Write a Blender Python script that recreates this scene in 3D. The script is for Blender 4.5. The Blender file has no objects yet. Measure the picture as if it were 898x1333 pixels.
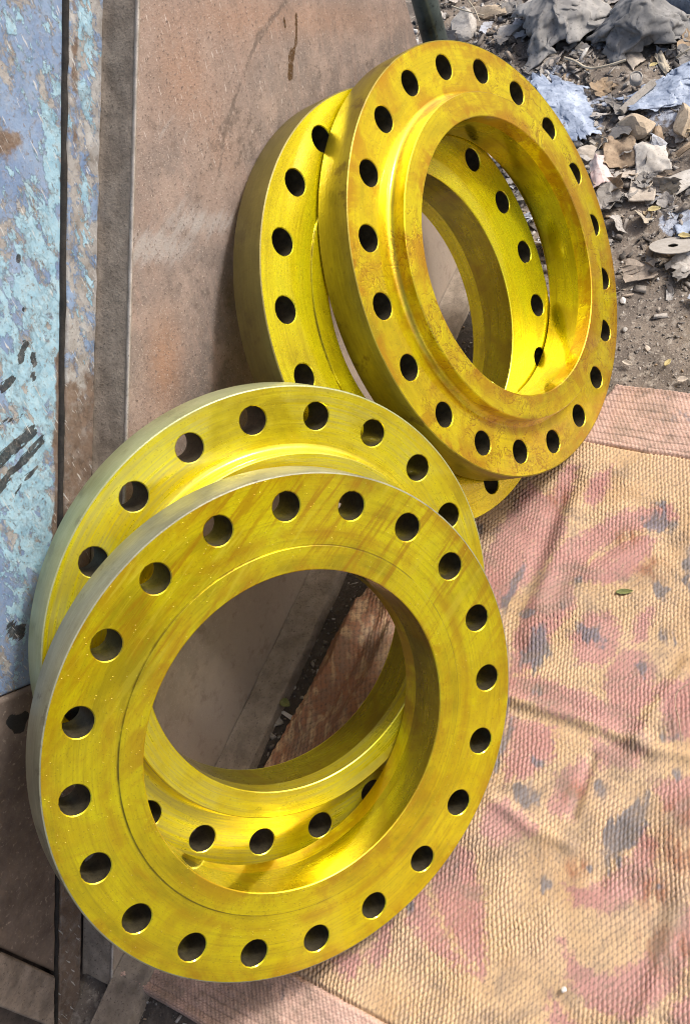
import bpy, bmesh, math, random
import numpy as np
from mathutils import Vector, Matrix

# ------------------------------------------------------------------ camera, sky, sun, exposure
sc = bpy.context.scene
COL = sc.collection
FPX, PW, PH = 1436.31, 898.0, 1333.0
CAM = np.array([-0.33108, -0.86507, 1.48247])
RIGHT = np.array([0.391711, -0.8716, -0.294747])
DOWN = np.array([-0.813901, -0.178843, -0.552793])
FWD = np.array([0.429101, 0.45643, -0.779451])

cam_d = bpy.data.cameras.new("camera")
cam = bpy.data.objects.new("camera", cam_d)
COL.objects.link(cam)
cam.matrix_world = Matrix((
    (RIGHT[0], -DOWN[0], -FWD[0], CAM[0]),
    (RIGHT[1], -DOWN[1], -FWD[1], CAM[1]),
    (RIGHT[2], -DOWN[2], -FWD[2], CAM[2]),
    (0, 0, 0, 1)))
cam_d.sensor_fit = 'VERTICAL'
cam_d.sensor_height = 24.0
cam_d.lens = 24.0 * FPX / PH
cam_d.clip_start = 0.02
cam_d.clip_end = 200
sc.camera = cam

SUN_DIR = Vector((0.48, -0.54, 0.69)).normalized()      # towards the sun
sun_el = math.asin(SUN_DIR.z)
sun_az = math.atan2(SUN_DIR.x, SUN_DIR.y)
world = bpy.data.worlds.new("World")
sc.world = world
world.use_nodes = True
wn = world.node_tree
bg = wn.nodes["Background"]
sky = wn.nodes.new("ShaderNodeTexSky")
sky.sky_type = 'NISHITA'
sky.sun_disc = False
sky.sun_elevation = sun_el
sky.sun_rotation = sun_az
sky.air_density = 1.0
sky.dust_density = 6.0
sky.ozone_density = 0.6
wn.links.new(sky.outputs[0], bg.inputs[0])
bg.inputs[1].default_value = 0.085
sun_d = bpy.data.lights.new("sun", 'SUN')
sun_d.energy = 1.35
sun_d.angle = math.radians(10)
sun_d.color = (1.0, 0.98, 0.95)
sun = bpy.data.objects.new("sun", sun_d)
COL.objects.link(sun)
sun.rotation_euler = SUN_DIR.to_track_quat('Z', 'Y').to_euler()
sun.location = (2, -3, 5)
sc.view_settings.view_transform = 'Standard'
sc.view_settings.look = 'None'
sc.view_settings.gamma = 1.0
sc.view_settings.exposure = 1.05
sc.view_settings.use_curve_mapping = False
sc.cycles.max_bounces = 8
sc.cycles.filter_width = 1.0

# ------------------------------------------------------------------ helpers
rng = np.random.default_rng(7)
random.seed(7)


def ray(px, py):
    d = RIGHT * ((px - PW / 2) / FPX) + DOWN * ((py - PH / 2) / FPX) + FWD
    return d


def on_ground(px, py, z=0.0):
    d = ray(px, py)
    return CAM + d * ((z - CAM[2]) / d[2])


WALL_Y = 0.010


def on_wall(px, py, y=WALL_Y):
    d = ray(px, py)
    return CAM + d * ((y - CAM[1]) / d[1])


_perm = rng.permutation(4096)
_val = rng.random(4096)


def vnoise(x, y, seed=0):
    x = np.asarray(x, float); y = np.asarray(y, float)
    xi = np.floor(x).astype(int); yi = np.floor(y).astype(int)
    xf = x - xi; yf = y - yi
    u = xf * xf * (3 - 2 * xf); v = yf * yf * (3 - 2 * yf)
    def h(a, b):
        return _val[_perm[(_perm[(a + seed * 131) & 4095] + b) & 4095]]
    a = h(xi, yi); b = h(xi + 1, yi); c = h(xi, yi + 1); d = h(xi + 1, yi + 1)
    return (a * (1 - u) + b * u) * (1 - v) + (c * (1 - u) + d * u) * v


def fbm(x, y, seed=0, octv=4):
    s = 0; a = .5; t = 0
    for i in range(octv):
        s = s + a * vnoise(x * 2 ** i, y * 2 ** i, seed + i); t += a; a *= .5
    return s / t


def link(o, parent=None):
    COL.objects.link(o)
    if parent is not None:
        o.parent = parent
    return o


def mesh_obj(name, verts, faces, mat, parent=None, smooth=True, sharp=None, me=None):
    if me is None:
        me = bpy.data.meshes.new(name)
        me.from_pydata([tuple(v) for v in verts], [], [tuple(f) for f in faces])
        me.validate()
        if smooth:
            me.polygons.foreach_set("use_smooth", [True] * len(me.polygons))
            if sharp:
                me.set_sharp_from_angle(angle=math.radians(sharp))
        me.materials.append(mat)
        me.update()
    o = bpy.data.objects.new(name, me)
    return link(o, parent)


def grid_obj(name, P, mat, parent=None, attrs=None, smooth=True, mask=None):
    """P: (n,m,3) array -> one mesh of quads"""
    n, m = P.shape[:2]
    idx = np.arange(n * m).reshape(n, m)
    q = np.stack([idx[:-1, :-1], idx[1:, :-1], idx[1:, 1:], idx[:-1, 1:]], -1).reshape(-1, 4)
    if mask is not None:
        q = q[mask.reshape(-1)]
    me = bpy.data.meshes.new(name)
    me.vertices.add(n * m)
    me.vertices.foreach_set("co", P.reshape(-1).astype(np.float32))
    me.loops.add(len(q) * 4)
    me.loops.foreach_set("vertex_index", q.reshape(-1).astype(np.int32))
    me.polygons.add(len(q))
    me.polygons.foreach_set("loop_start", (np.arange(len(q)) * 4).astype(np.int32))
    if smooth:
        me.polygons.foreach_set("use_smooth", np.ones(len(q), bool))
    for k, v in (attrs or {}).items():
        a = me.attributes.new(k, 'FLOAT', 'POINT')
        a.data.foreach_set("value", np.asarray(v, np.float32).reshape(-1))
    me.update(calc_edges=True)
    me.validate()
    me.materials.append(mat)
    return link(bpy.data.objects.new(name, me), parent)


def tag(o, label=None, cat=None, group=None, kind=None):
    if label: o["label"] = label
    if cat: o["category"] = cat
    if group: o["group"] = group
    if kind: o["kind"] = kind
    return o


def empty(name, loc=(0, 0, 0)):
    o = bpy.data.objects.new(name, None)
    o.location = loc
    o.empty_display_size = 0.05
    return link(o)


def seg_dist(X, Y, pts):
    """distance to a polyline"""
    best = np.full(X.shape, 1e9)
    for (ax, ay), (bx, by) in zip(pts[:-1], pts[1:]):
        dx, dy = bx - ax, by - ay
        t = np.clip(((X - ax) * dx + (Y - ay) * dy) / (dx * dx + dy * dy + 1e-12), 0, 1)
        best = np.minimum(best, np.hypot(X - ax - t * dx, Y - ay - t * dy))
    return best


def poly_sd(X, Y, pts):
    """signed distance, positive inside"""
    d = seg_dist(X, Y, list(pts) + [pts[0]])
    inside = np.zeros(X.shape, bool)
    n = len(pts)
    for i in range(n):
        x1, y1 = pts[i]; x2, y2 = pts[(i + 1) % n]
        c = ((y1 > Y) != (y2 > Y)) & (X < (x2 - x1) * (Y - y1) / (y2 - y1 + 1e-12) + x1)
        inside ^= c
    return np.where(inside, d, -d)


# ------------------------------------------------------------------ material helpers
class NT:
    def __init__(self, name):
        self.m = bpy.data.materials.new(name)
        self.m.use_nodes = True
        self.t = self.m.node_tree
        self.b = self.t.nodes["Principled BSDF"]

    def n(self, typ, ins=None, **kw):
        nd = self.t.nodes.new(typ)
        for k, v in kw.items():
            setattr(nd, k, v)
        for k, v in (ins or {}).items():
            self.set(nd, k, v)
        return nd

    def set(self, nd, k, v):
        s = nd.inputs[k]
        if isinstance(v, bpy.types.NodeSocket):
            self.t.links.new(v, s)
        elif isinstance(v, bpy.types.Node):
            self.t.links.new(v.outputs[0], s)
        else:
            s.default_value = v

    def math(self, op, a, b=0.0, c=0.0, clamp=False):
        nd = self.n("ShaderNodeMath", operation=op, use_clamp=clamp)
        self.set(nd, 0, a); self.set(nd, 1, b)
        if op in ('MULTIPLY_ADD', 'SMOOTH_MIN'):
            self.set(nd, 2, c)
        return nd.outputs[0]

    def noise(self, vec, scale, detail=4, rough=.55, dist=0.0, dim='3D'):
        nd = self.n("ShaderNodeTexNoise", {"Scale": scale, "Detail": detail, "Roughness": rough, "Distortion": dist}, noise_dimensions=dim)
        if vec is not None:
            self.set(nd, "Vector", vec)
        return nd.outputs[0]

    def ramp(self, fac, stops, interp='LINEAR'):
        nd = self.n("ShaderNodeValToRGB")
        cr = nd.color_ramp
        cr.interpolation = interp
        while len(cr.elements) < len(stops):
            cr.elements.new(0.5)
        for e, (p, c) in zip(cr.elements, stops):
            e.position = p
            e.color = (c, c, c, 1) if isinstance(c, (int, float)) else (*c, 1)
        self.set(nd, 0, fac)
        return nd.outputs[0]

    def mix(self, fac, a, b, mode='MIX'):
        nd = self.n("ShaderNodeMix", data_type='RGBA', blend_type=mode)
        self.set(nd, 0, fac)
        for i, v in ((6, a), (7, b)):
            if isinstance(v, tuple) and len(v) == 3:
                v = (*v, 1)
            self.set(nd, i, v)
        return nd.outputs[2]

    def step(self, val, lo, hi):
        nd = self.n("ShaderNodeMapRange", interpolation_type='SMOOTHSTEP')
        self.set(nd, 0, val)
        self.set(nd, 1, lo); self.set(nd, 2, hi); self.set(nd, 3, 0.0); self.set(nd, 4, 1.0)
        return nd.outputs[0]

    def attr(self, name):
        return self.n("ShaderNodeAttribute", attribute_name=name).outputs["Fac"]

    def coord(self, which="Object"):
        return self.n("ShaderNodeTexCoord").outputs[which]

    def mapping(self, vec, scale=(1, 1, 1), rot=(0, 0, 0), loc=(0, 0, 0)):
        nd = self.n("ShaderNodeMapping")
        self.set(nd, 0, vec)
        nd.inputs["Location"].default_value = loc
        nd.inputs["Rotation"].default_value = rot
        nd.inputs["Scale"].default_value = scale
        return nd.outputs[0]

    def along(self, vec, dx, dz, su, sv, off=0.0):
        """coordinates stretched along the direction (dx, dz) of the x-z plane"""
        L = math.hypot(dx, dz); dx /= L; dz /= L
        a = self.n("ShaderNodeVectorMath", {0: vec, 1: (dx * su, 0, dz * su)}, operation='DOT_PRODUCT').outputs["Value"]
        b = self.n("ShaderNodeVectorMath", {0: vec, 1: (-dz * sv, 0, dx * sv)}, operation='DOT_PRODUCT').outputs["Value"]
        c = self.n("ShaderNodeCombineXYZ")
        self.set(c, 0, a); self.set(c, 1, b); c.inputs[2].default_value = off
        return c.outputs[0]

    def bump(self, h, strength=.5, dist=.002, normal=None):
        nd = self.n("ShaderNodeBump", {"Strength": strength, "Distance": dist, "Height": h})
        if normal is not None:
            self.set(nd, "Normal", normal)
        return nd.outputs[0]

    def out(self, color=None, rough=None, metal=None, normal=None, coat=None, coat_rough=None, spec=None):
        for k, v in (("Base Color", color), ("Roughness", rough), ("Metallic", metal), ("Normal", normal),
                     ("Coat Weight", coat), ("Coat Roughness", coat_rough), ("Specular IOR Level", spec)):
            if v is not None:
                if isinstance(v, tuple) and len(v) == 3:
                    v = (*v, 1)
                self.set(self.b, k, v)
        return self.m


def simple_mat(name, c1, c2, scale=30, rough=.8, bump=.4, bdist=.003, metal=0.0, contrast=(.35, .65)):
    t = NT(name)
    co = t.coord()
    f = t.noise(co, scale, 6, .62)
    col = t.ramp(f, [(contrast[0], c1), (contrast[1], c2)])
    g = t.noise(co, scale * 7, 3)
    col = t.mix(t.step(g, .55, .75), col, tuple(x * .6 for x in c1))
    h = t.math('ADD', f, t.math('MULTIPLY', g, .35))
    return t.out(col, rough, metal, t.bump(h, bump, bdist))


# ------------------------------------------------------------------ ground
def ground_material():
    t = NT("soil")
    co = t.coord()
    a = t.noise(co, 5, 6, .6)
    b = t.noise(co, 60, 5, .6)
    c = t.noise(co, 260, 3, .6)
    col = t.ramp(a, [(.32, (.10, .085, .072)), (.5, (.17, .14, .115)), (.68, (.25, .205, .16))])
    col = t.mix(t.step(b, .52, .66), col, (.32, .28, .235))
    col = t.mix(t.step(c, .60, .70), col, (.42, .37, .31))
    col = t.mix(t.step(t.noise(co, 130, 3), .60, .72), col, (.055, .048, .042))
    gap_shade = t.attr("gap_shade")
    col = t.mix(t.math('MULTIPLY', gap_shade, .85), col, (.045, .038, .033))  # shade between plate and mat, painted into the soil colour
    blue = t.attr("film")
    bl = t.ramp(t.noise(co, 40, 5, .7), [(.4, (.20, .21, .25)), (.55, (.36, .40, .48)), (.7, (.55, .59, .66))])
    col = t.mix(t.step(t.math('ADD', blue, t.math('MULTIPLY', t.math('SUBTRACT', b, .5), .9)), .42, .55), col, bl)
    h = t.math('ADD', t.math('MULTIPLY', b, .7), t.math('MULTIPLY', c, .4))
    return t.out(col, t.ramp(blue, [(.3, .92), (.7, .6)]), 0.0, t.bump(h, .8, .006))


soil = ground_material()


def ground_height(X, Y):
    z = -0.016 + 0.012 * (fbm(X * 6, Y * 6, 3) - .5) + .008 * (fbm(X * 30, Y * 30, 11, 3) - .5)
    heap = np.clip((X - 1.10) / .5, 0, 1) * np.clip((.1 - np.abs(X - 1.6) * .02), 0, 1) * 10
    near = (X > 1.0) & (X < 3)
    z = z + np.where(near, np.clip((X - 1.08) / .25, 0, 1) * (.010 + .05 * (fbm(X * 5.3, Y * 5.3, 21, 4) - .42)), 0)
    return z


xs = np.concatenate([np.linspace(-14, -1.1, 14), np.linspace(-1.0, 2.4, 400), np.linspace(2.6, 15, 14)])
ys = np.concatenate([np.linspace(-14, -1.25, 14), np.linspace(-1.2, .9, 250), np.linspace(1.0, 13, 12)])
GX, GY = np.meshgrid(xs, ys, indexing='ij')
GZ = ground_height(GX, GY)
gap_shade = np.clip(1 - np.abs(GY + .05) / .09, 0, 1) * (GX < 1.0) + 0.0
gap_shade = np.clip(gap_shade * 1.5, 0, 1) * (.6 + .6 * fbm(GX * 14, GY * 14, 41))
film = np.zeros_like(GX)
for (px, py, rx, ry) in ((705, 105, .05, .06), (735, 150, .10, .06), (880, 125, .13, .06), (740, 175, .05, .05), (890, 285, .04, .05), (770, 150, .08, .05)):
    p = on_ground(px, py)
    film = np.maximum(film, np.exp(-(((GX - p[0]) / rx) ** 2 + ((GY - p[1]) / ry) ** 2)))
ground = grid_obj("ground", np.stack([GX, GY, GZ], -1), soil, attrs={"gap_shade": np.clip(gap_shade, 0, 1), "film": film})
tag(ground, kind="structure")

# ------------------------------------------------------------------ steel wall: plate, ledge, strip, panels
E_DEPTH = 0.062
L1a = on_wall(180, 0); L1b = on_wall(165, 560)
SL = (L1a[2] - L1b[2]) / (L1a[0] - L1b[0])           # slope of the plate's sloping edge


def l1_x(z):
    return L1b[0] + (z - L1b[2]) / SL


def plate_material():
    t = NT("rusty_plate_steel")
    co = t.coord()
    big = t.noise(co, 3.2, 5, .55)
    mid = t.noise(co, 18, 6, .6)
    fine = t.noise(co, 240, 4, .65)
    col = t.ramp(big, [(.36, (.185, .155, .138)), (.5, (.275, .22, .192)), (.63, (.345, .245, .195))])
    col = t.mix(t.step(mid, .45, .7), col, (.37, .285, .24))
    # bare streaks: short scratches, slightly slanted
    w0 = on_wall(225, 110); w1 = on_wall(236, 150); sd = w1 - w0
    st = t.noise(t.along(co, sd[0], sd[2], 45, 300), 1.0, 2, .5)
    st = t.math('MULTIPLY', t.step(t.math('ADD', st, t.math('MULTIPLY', t.math('SUBTRACT', t.attr("scratch"), 1.0), .16)), .655, .70), .85)
    col = t.mix(st, col, (.62, .54, .49))
    wv = t.noise(t.along(co, sd[0], sd[2], 9, 60, 4.0), 1.0, 4, .6)
    col = t.mix(t.math('MULTIPLY', t.step(wv, .5, .7), .45), col, (.40, .285, .235))
    col = t.mix(t.math('MULTIPLY', t.step(wv, .48, .3), .35), col, (.20, .155, .13))
    gl = t.step(t.math('ADD', t.attr("grey"), t.math('MULTIPLY', t.math('SUBTRACT', t.noise(t.along(co, 1.0, .12, 9, 50, 3.0), 1.0, 6, .7), .5), 2.2)), .25, .95)
    col = t.mix(t.math('MULTIPLY', gl, .75), col, (.42, .39, .37))
    col = t.mix(t.math('MULTIPLY', t.attr("orange"), .6), col, (.42, .22, .12))
    dk = t.step(t.math('ADD', t.attr("dark"), t.math('MULTIPLY', t.math('SUBTRACT', t.noise(co, 55, 6, .7), .5), 2.0)), .40, .72)
    col = t.mix(t.math('MULTIPLY', dk, .6), col, (.10, .078, .065))
    oil = t.step(t.math('ADD', t.attr("oil"), t.math('MULTIPLY', t.math('SUBTRACT', t.noise(t.along(co, sd[0], sd[2], 25, 90, 7.0), 1.0, 5, .65), .5), 1.6)), .45, .62)
    col = t.mix(oil, col, (.10, .055, .025))
    col = t.mix(t.step(fine, .55, .72), col, (.135, .10, .085))
    col = t.mix(t.math('MULTIPLY', t.step(t.noise(co, 90, 5, .7), .52, .68), .5), col, (.40, .31, .26))
    col = t.mix(t.step(t.noise(co, 420, 2), .62, .72), col, (.50, .42, .36))
    col = t.mix(t.math('MULTIPLY', t.attr("dust"), .8), col, (.42, .355, .295))  # dust near the foot; its pale tone also paints in ambient light
    pit = t.noise(co, 38, 8, .75)
    col = t.mix(t.math('MULTIPLY', t.step(pit, .53, .68), .45), col, (.17, .125, .10))
    h = t.math('ADD', t.math('MULTIPLY', fine, .5), t.math('MULTIPLY', mid, .6))
    return t.out(col, t.ramp(oil, [(0, .62), (1, .25)]), .12, t.bump(h, .75, .0026))


plate_mat = plate_material()
grime_mat = simple_mat("grimy_steel", (.20, .163, .128), (.33, .275, .22), 45, .85, .6, .003)
rust_dark = simple_mat("dark_rusted_steel", (.085, .068, .058), (.17, .13, .105), 30, .8, .6, .003)

ZT = 1.30
XR = 1.142
n, m = 330, 270
U, V = np.meshgrid(np.linspace(0, 1, n), np.linspace(0, 1, m), indexing='ij')
Zc = V * ZT
Xc = l1_x(Zc) * (1 - U) + XR * U
Yc = WALL_Y + 0.0015 * (fbm(Xc * 5, Zc * 5, 5) - .5)


def wpts(lst, y=WALL_Y):
    return [(p[0], p[2]) for p in (on_wall(a, b, y) for a, b in lst)]


def blob(X, Z, px, py, sx, sy, y=WALL_Y):
    """soft spot given by pixel centre and pixel half sizes (image axes)"""
    c = on_wall(px, py, y); a = on_wall(px + sx, py, y) - c; b = on_wall(px, py + sy, y) - c
    M = np.linalg.inv(np.array([[a[0], b[0]], [a[2], b[2]]]))
    u = M[0, 0] * (X - c[0]) + M[0, 1] * (Z - c[2]); v = M[1, 0] * (X - c[0]) + M[1, 1] * (Z - c[2])
    return np.exp(-(u * u + v * v))


scr = np.clip(blob(Xc, Zc, 270, 110, 190, 150) * 1.3, 0, 1)
grey = np.maximum.reduce([blob(Xc, Zc, 200, 322, 55, 26) * 1.0, blob(Xc, Zc, 265, 290, 60, 22) * .8, blob(Xc, Zc, 215, 170, 60, 25) * .35])
orange = np.maximum.reduce([blob(Xc, Zc, 215, 470, 22, 60), blob(Xc, Zc, 400, 25, 120, 25) * .6, blob(Xc, Zc, 240, 100, 40, 60) * .4])
dark = np.maximum.reduce([
    np.exp(-(seg_dist(Xc, Zc, wpts([(372, 0), (335, 50), (312, 110), (292, 170), (285, 230)])) / .006) ** 2) * .75,
    blob(Xc, Zc, 320, 185, 80, 70) * .5, blob(Xc, Zc, 270, 370, 50, 90) * .42, blob(Xc, Zc, 215, 410, 60, 18) * .36,
    blob(Xc, Zc, 420, 95, 40, 14) * .42, blob(Xc, Zc, 480, 85, 14, 12) * .6])
oil = np.maximum.reduce([np.exp(-(seg_dist(Xc, Zc, wpts([(379, 72), (378, 98)])) / .009) ** 2),
                         np.exp(-(seg_dist(Xc, Zc, wpts([(385, 20), (386, 50), (381, 75)])) / .005) ** 2) * .8,
                         np.exp(-(seg_dist(Xc, Zc, wpts([(370, 25), (371, 36)])) / .004) ** 2) * .8])
dust = np.clip(1.25 - Zc / .33, 0, 1) * (.7 + .5 * fbm(Xc * 9, Zc * 9, 14))
steel = empty("steel_side_plate", (0.4, 0, 0))
tag(steel, "rusty brown steel plate with sloping edge, standing behind the yellow flanges", "steel plate")


def local(P, o):
    return P - np.array(o.location)


grid_obj("plate_face", local(np.stack([Xc, Yc, Zc], -1), steel), plate_mat, steel,
         {"scratch": scr, "grey": grey, "orange": orange, "dark": dark, "oil": oil, "dust": np.clip(dust, 0, 1)})

# ledge: the thickness of the plate's sloping edge (set 2 mm behind the face, with a bright worn arris)
zz = np.linspace(0, ZT, 220); dd = np.linspace(WALL_Y + .0018, E_DEPTH, 16)
Z2, D2 = np.meshgrid(zz, dd, indexing='ij')
ledge_drop = .004 * (fbm(Z2 * 30, D2 * 40, 8) - .5) - np.clip((D2 - .054) / .008, 0, 1) * .003
P = np.stack([l1_x(Z2) + ledge_drop, D2, Z2], -1)
grid_obj("edge_ledge", local(P, steel)[:, ::-1], grime_mat, steel)
bright = simple_mat("worn_bright_edge", (.38, .33, .28), (.60, .54, .48), 60, .5, .3, .001, .3)
V_ = []; F_ = []
tx, tz = np.array([1, SL]) / math.hypot(1, SL)
nx_, nz_ = -tz, tx
for i, z in enumerate(np.linspace(0, ZT, 120)):
    w = .0016 + .0012 * vnoise(z * 40, 0.3, 2)
    for (a, y) in ((-w, -.0012), (w * .4, -.0016), (w * .4, .003), (-w, .003)):
        V_.append((l1_x(z) + nx_ * a - .4, WALL_Y + y, z + nz_ * a))
for i in range(119):
    for j in range(4):
        F_.append((4 * i + j, 4 * i + (j + 1) % 4, 4 * i + 4 + (j + 1) % 4, 4 * i + 4 + j))
mesh_obj("worn_arris", V_, F_, bright, steel)


def box(name, lo, hi, mat, parent=None, bev=.002, off=(0, 0, 0)):
    bm = bmesh.new()
    bmesh.ops.create_cube(bm, size=1)
    for v in bm.verts:
        for i in range(3):
            v.co[i] = lo[i] + (v.co[i] + .5) * (hi[i] - lo[i]) - off[i]
    if bev:
        bmesh.ops.bevel(bm, geom=bm.edges[:], offset=bev, segments=2, affect='EDGES')
    me = bpy.data.meshes.new(name); bm.to_mesh(me); bm.free()
    me.materials.append(mat)
    return link(bpy.data.objects.new(name, me), parent)


# foot flange of the plate lying on the soil
xf = np.linspace(-.40, XR, 260); yf = np.array([-.044, -.043, -.0415, -.03, -.015, -.003, .009])
XF, YF = np.meshgrid(xf, yf, indexing='ij')
ZF = np.broadcast_to(np.array([-.03, .004, .0065, .007, .0075, .008, .010]), XF.shape) + .003 * (fbm(XF * 25, YF * 60, 17) - .5)
grid_obj("foot_flange", local(np.stack([XF, YF + .003 * (fbm(XF * 18, YF * 0 + 3, 19) - .5), ZF], -1), steel), grime_mat, steel)
box("back_sheet", (-.35, .070, -.03), (XR, .085, .30), rust_dark, steel, 0, steel.location)

# dark pipe at the plate's far end
def lathe_z(name, prof, loc, mat, parent=None, seg=32, sharp=40):
    V_ = []; F_ = []
    for r, z in prof:
        for k in range(seg):
            a = 2 * math.pi * k / seg
            V_.append((loc[0] + r * math.cos(a), loc[1] + r * math.sin(a), loc[2] + z))
    for i in range(len(prof) - 1):
        for k in range(seg):
            F_.append((i * seg + k, i * seg + (k + 1) % seg, (i + 1) * seg + (k + 1) % seg, (i + 1) * seg + k))
    return mesh_obj(name, V_, F_, mat, parent, True, sharp)


pipe_mat = simple_mat("dark_green_pipe", (.015, .02, .02), (.085, .11, .105), 14, .28, .25, .002, .3)
pp = on_wall(556, 20, .01)
pipe = lathe_z("steel_pipe", [(.0001, -.03), (.0215, -.03), (.0215, .35), (.0235, .352), (.0235, .375), (.0215, .378), (.0215, 1.3), (.0001, 1.3)],
               (pp[0] + .004, pp[1], 0), pipe_mat)
tag(pipe, "dark upright pipe at the far end of the rusty plate", "pipe")


def paint_material():
    t = NT("flaking_blue_paint")
    co = t.coord()
    # grain runs along the sloping edge direction
    rot = math.atan2(SL, 1)
    w0 = on_wall(20, 150, E_DEPTH); w1 = on_wall(45, 205, E_DEPTH); sd = w1 - w0
    gv = t.along(co, sd[0], sd[2], 26, 44)
    a = t.noise(gv, 1.0, 10, .72, .25)
    b = t.noise(t.mapping(gv, loc=(7.3, 1, 3)), .7, 10, .78, .2)
    f = t.noise(co, 300, 3, .6)
    rustm = t.noise(t.mapping(co, loc=(2, 5, 9)), 24, 7, .65)
    prim = t.ramp(t.noise(co, 34, 6, .65), [(.35, (.25, .225, .20)), (.52, (.37, .355, .34)), (.68, (.46, .46, .45))])
    deep = t.ramp(t.noise(co, 15, 4), [(.35, (.165, .25, .42)), (.65, (.27, .37, .53))])
    cyan = t.ramp(t.noise(co, 60, 4), [(.35, (.265, .46, .59)), (.65, (.39, .59, .70))])
    pk = t.attr("paint")
    m1 = t.step(t.math('ADD', b, t.math('MULTIPLY', t.math('SUBTRACT', pk, .5), .22)), .455, .50)
    m2 = t.step(t.math('ADD', a, t.math('MULTIPLY', t.math('SUBTRACT', t.attr("cyan"), .5), .26)), .515, .54)
    col = t.mix(m1, prim, deep)
    col = t.mix(m2, col, cyan)
    col = t.mix(t.step(t.math('ADD', rustm, t.math('MULTIPLY', t.attr("rust"), .6)), .66, .80), col, (.19, .135, .10))
    bs = on_wall(0, 620, E_DEPTH) - on_wall(45, 575, E_DEPTH)
    blk = t.step(t.math('ADD', t.attr("black"), t.math('MULTIPLY', t.math('SUBTRACT', t.noise(t.along(co, bs[0], bs[2], 40, 210), 1.0, 5, .65), .5), 2.0)), .5, .58)
    col = t.mix(t.math('MULTIPLY', blk, .93), col, (.018, .018, .02))
    col = t.mix(t.step(f, .64, .76), col, (.11, .095, .085))
    col = t.mix(t.math('MULTIPLY', t.step(t.noise(co, 70, 7, .75), .46, .68), .38), col, (.38, .37, .355))
    col = t.mix(t.math('MULTIPLY', t.step(t.noise(co, 150, 4, .7), .56, .66), .55), col, (.20, .165, .135))
    # pale scratches
    sv = t.along(co, sd[0], sd[2], 40, 260, 2.0)
    col = t.mix(t.math('MULTIPLY', t.step(t.noise(sv, 1, 2), .64, .70), .8), col, (.60, .60, .58))
    h = t.math('ADD', t.math('MULTIPLY', m2, .7), t.math('MULTIPLY', m1, .35))
    h = t.math('ADD', h, t.math('MULTIPLY', f, .5))
    return t.out(col, .55, .05, t.bump(h, .8, .002))


blue_mat = paint_material()


def wall_quad(name, corners, y, thick, mat, parent, nx=120, nz=160, attrs=None, rough=0.0, seed=1):
    """slab lying in the wall plane; corners in pixels TL, TR, BR, BL"""
    C = [on_wall(a, b, y) for a, b in corners]
    C = [np.array((p[0], p[2])) for p in C]
    u, v = np.meshgrid(np.linspace(0, 1, nx), np.linspace(0, 1, nz), indexing='ij')
    Q = (C[0] * (1 - u[..., None]) + C[1] * u[..., None]) * (1 - v[..., None]) + (C[3] * (1 - u[..., None]) + C[2] * u[..., None]) * v[..., None]
    X = Q[..., 0]; Z = Q[..., 1]
    edge = np.minimum(np.minimum(u, 1 - u) * np.linalg.norm(C[1] - C[0]), np.minimum(v, 1 - v) * np.linalg.norm(C[3] - C[0]))
    Y = y + .0035 * np.clip(1 - edge / .004, 0, 1) ** 2 + rough * (fbm(X * 40, Z * 40, seed) - .5)
    # in-plane waviness of the border
    P = np.stack([X, Y, Z], -1)
    # pad with a rim going back
    R = np.pad(P, ((1, 1), (1, 1), (0, 0)), mode='edge')
    R[0, :, 1] = R[-1, :, 1] = y + thick
    R[:, 0, 1] = R[:, -1, 1] = y + thick
    at = {}
    for k, fn in (attrs or {}).items():
        at[k] = np.pad(fn(X, Z), 1, mode='edge')
    loc = np.array(parent.location) if parent is not None else 0
    return grid_obj(name, R - loc, mat, parent, at)


YB = E_DEPTH


def marks_black(X, Z):
    s = np.zeros_like(X)
    def line(pts, w, k=1.0):
        nonlocal s
        s = np.maximum(s, k * np.exp(-(seg_dist(X, Z, wpts(pts, YB)) / w) ** 2))
    line([(34, 448), (28, 468)], .006); line([(44, 462), (46, 474)], .005); line([(44, 488), (46, 492)], .005, .8)
    line([(18, 494), (4, 506)], .006); line([(25, 334), (26, 340)], .004); line([(32, 402), (32, 404)], .002)
    line([(42, 562), (20, 582), (-5, 606)], .010, .95); line([(55, 574), (25, 606), (-5, 640)], .008, .85)
    line([(50, 610), (35, 622)], .005, .75); line([(30, 545), (0, 556)], .010, .45)
    line([(17, 818), (24, 826)], .011, 1.0); line([(31, 817), (28, 828)], .006, 1.0); line([(28, 632), (22, 642)], .004, .7)
    return s


def cyan_f(X, Z):
    return np.clip(.42 + .55 * np.maximum.reduce([blob(X, Z, 60, 300, 40, 70, YB), blob(X, Z, 50, 470, 45, 150, YB), blob(X, Z, 40, 640, 40, 130, YB),
                                                 blob(X, Z, 70, 200, 14, 90, YB) * .8]) - .35 * blob(X, Z, 15, 200, 30, 90, YB), 0, 1)


def paint_f(X, Z):
    return np.clip(.45 + .5 * np.maximum.reduce([blob(X, Z, 40, 50, 30, 40, YB), blob(X, Z, 35, 160, 30, 60, YB), blob(X, Z, 20, 380, 25, 40, YB), blob(X, Z, 30, 800, 60, 90, YB) * .5]), 0, 1)


def rust_f(X, Z):
    return np.clip(np.maximum.reduce([np.exp(-(seg_dist(X, Z, wpts([(84, 470), (80, 640), (77, 760)], YB)) / .014) ** 2) * .8, blob(X, Z, 10, 185, 25, 30, YB) * .6]), 0, 1)


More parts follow.
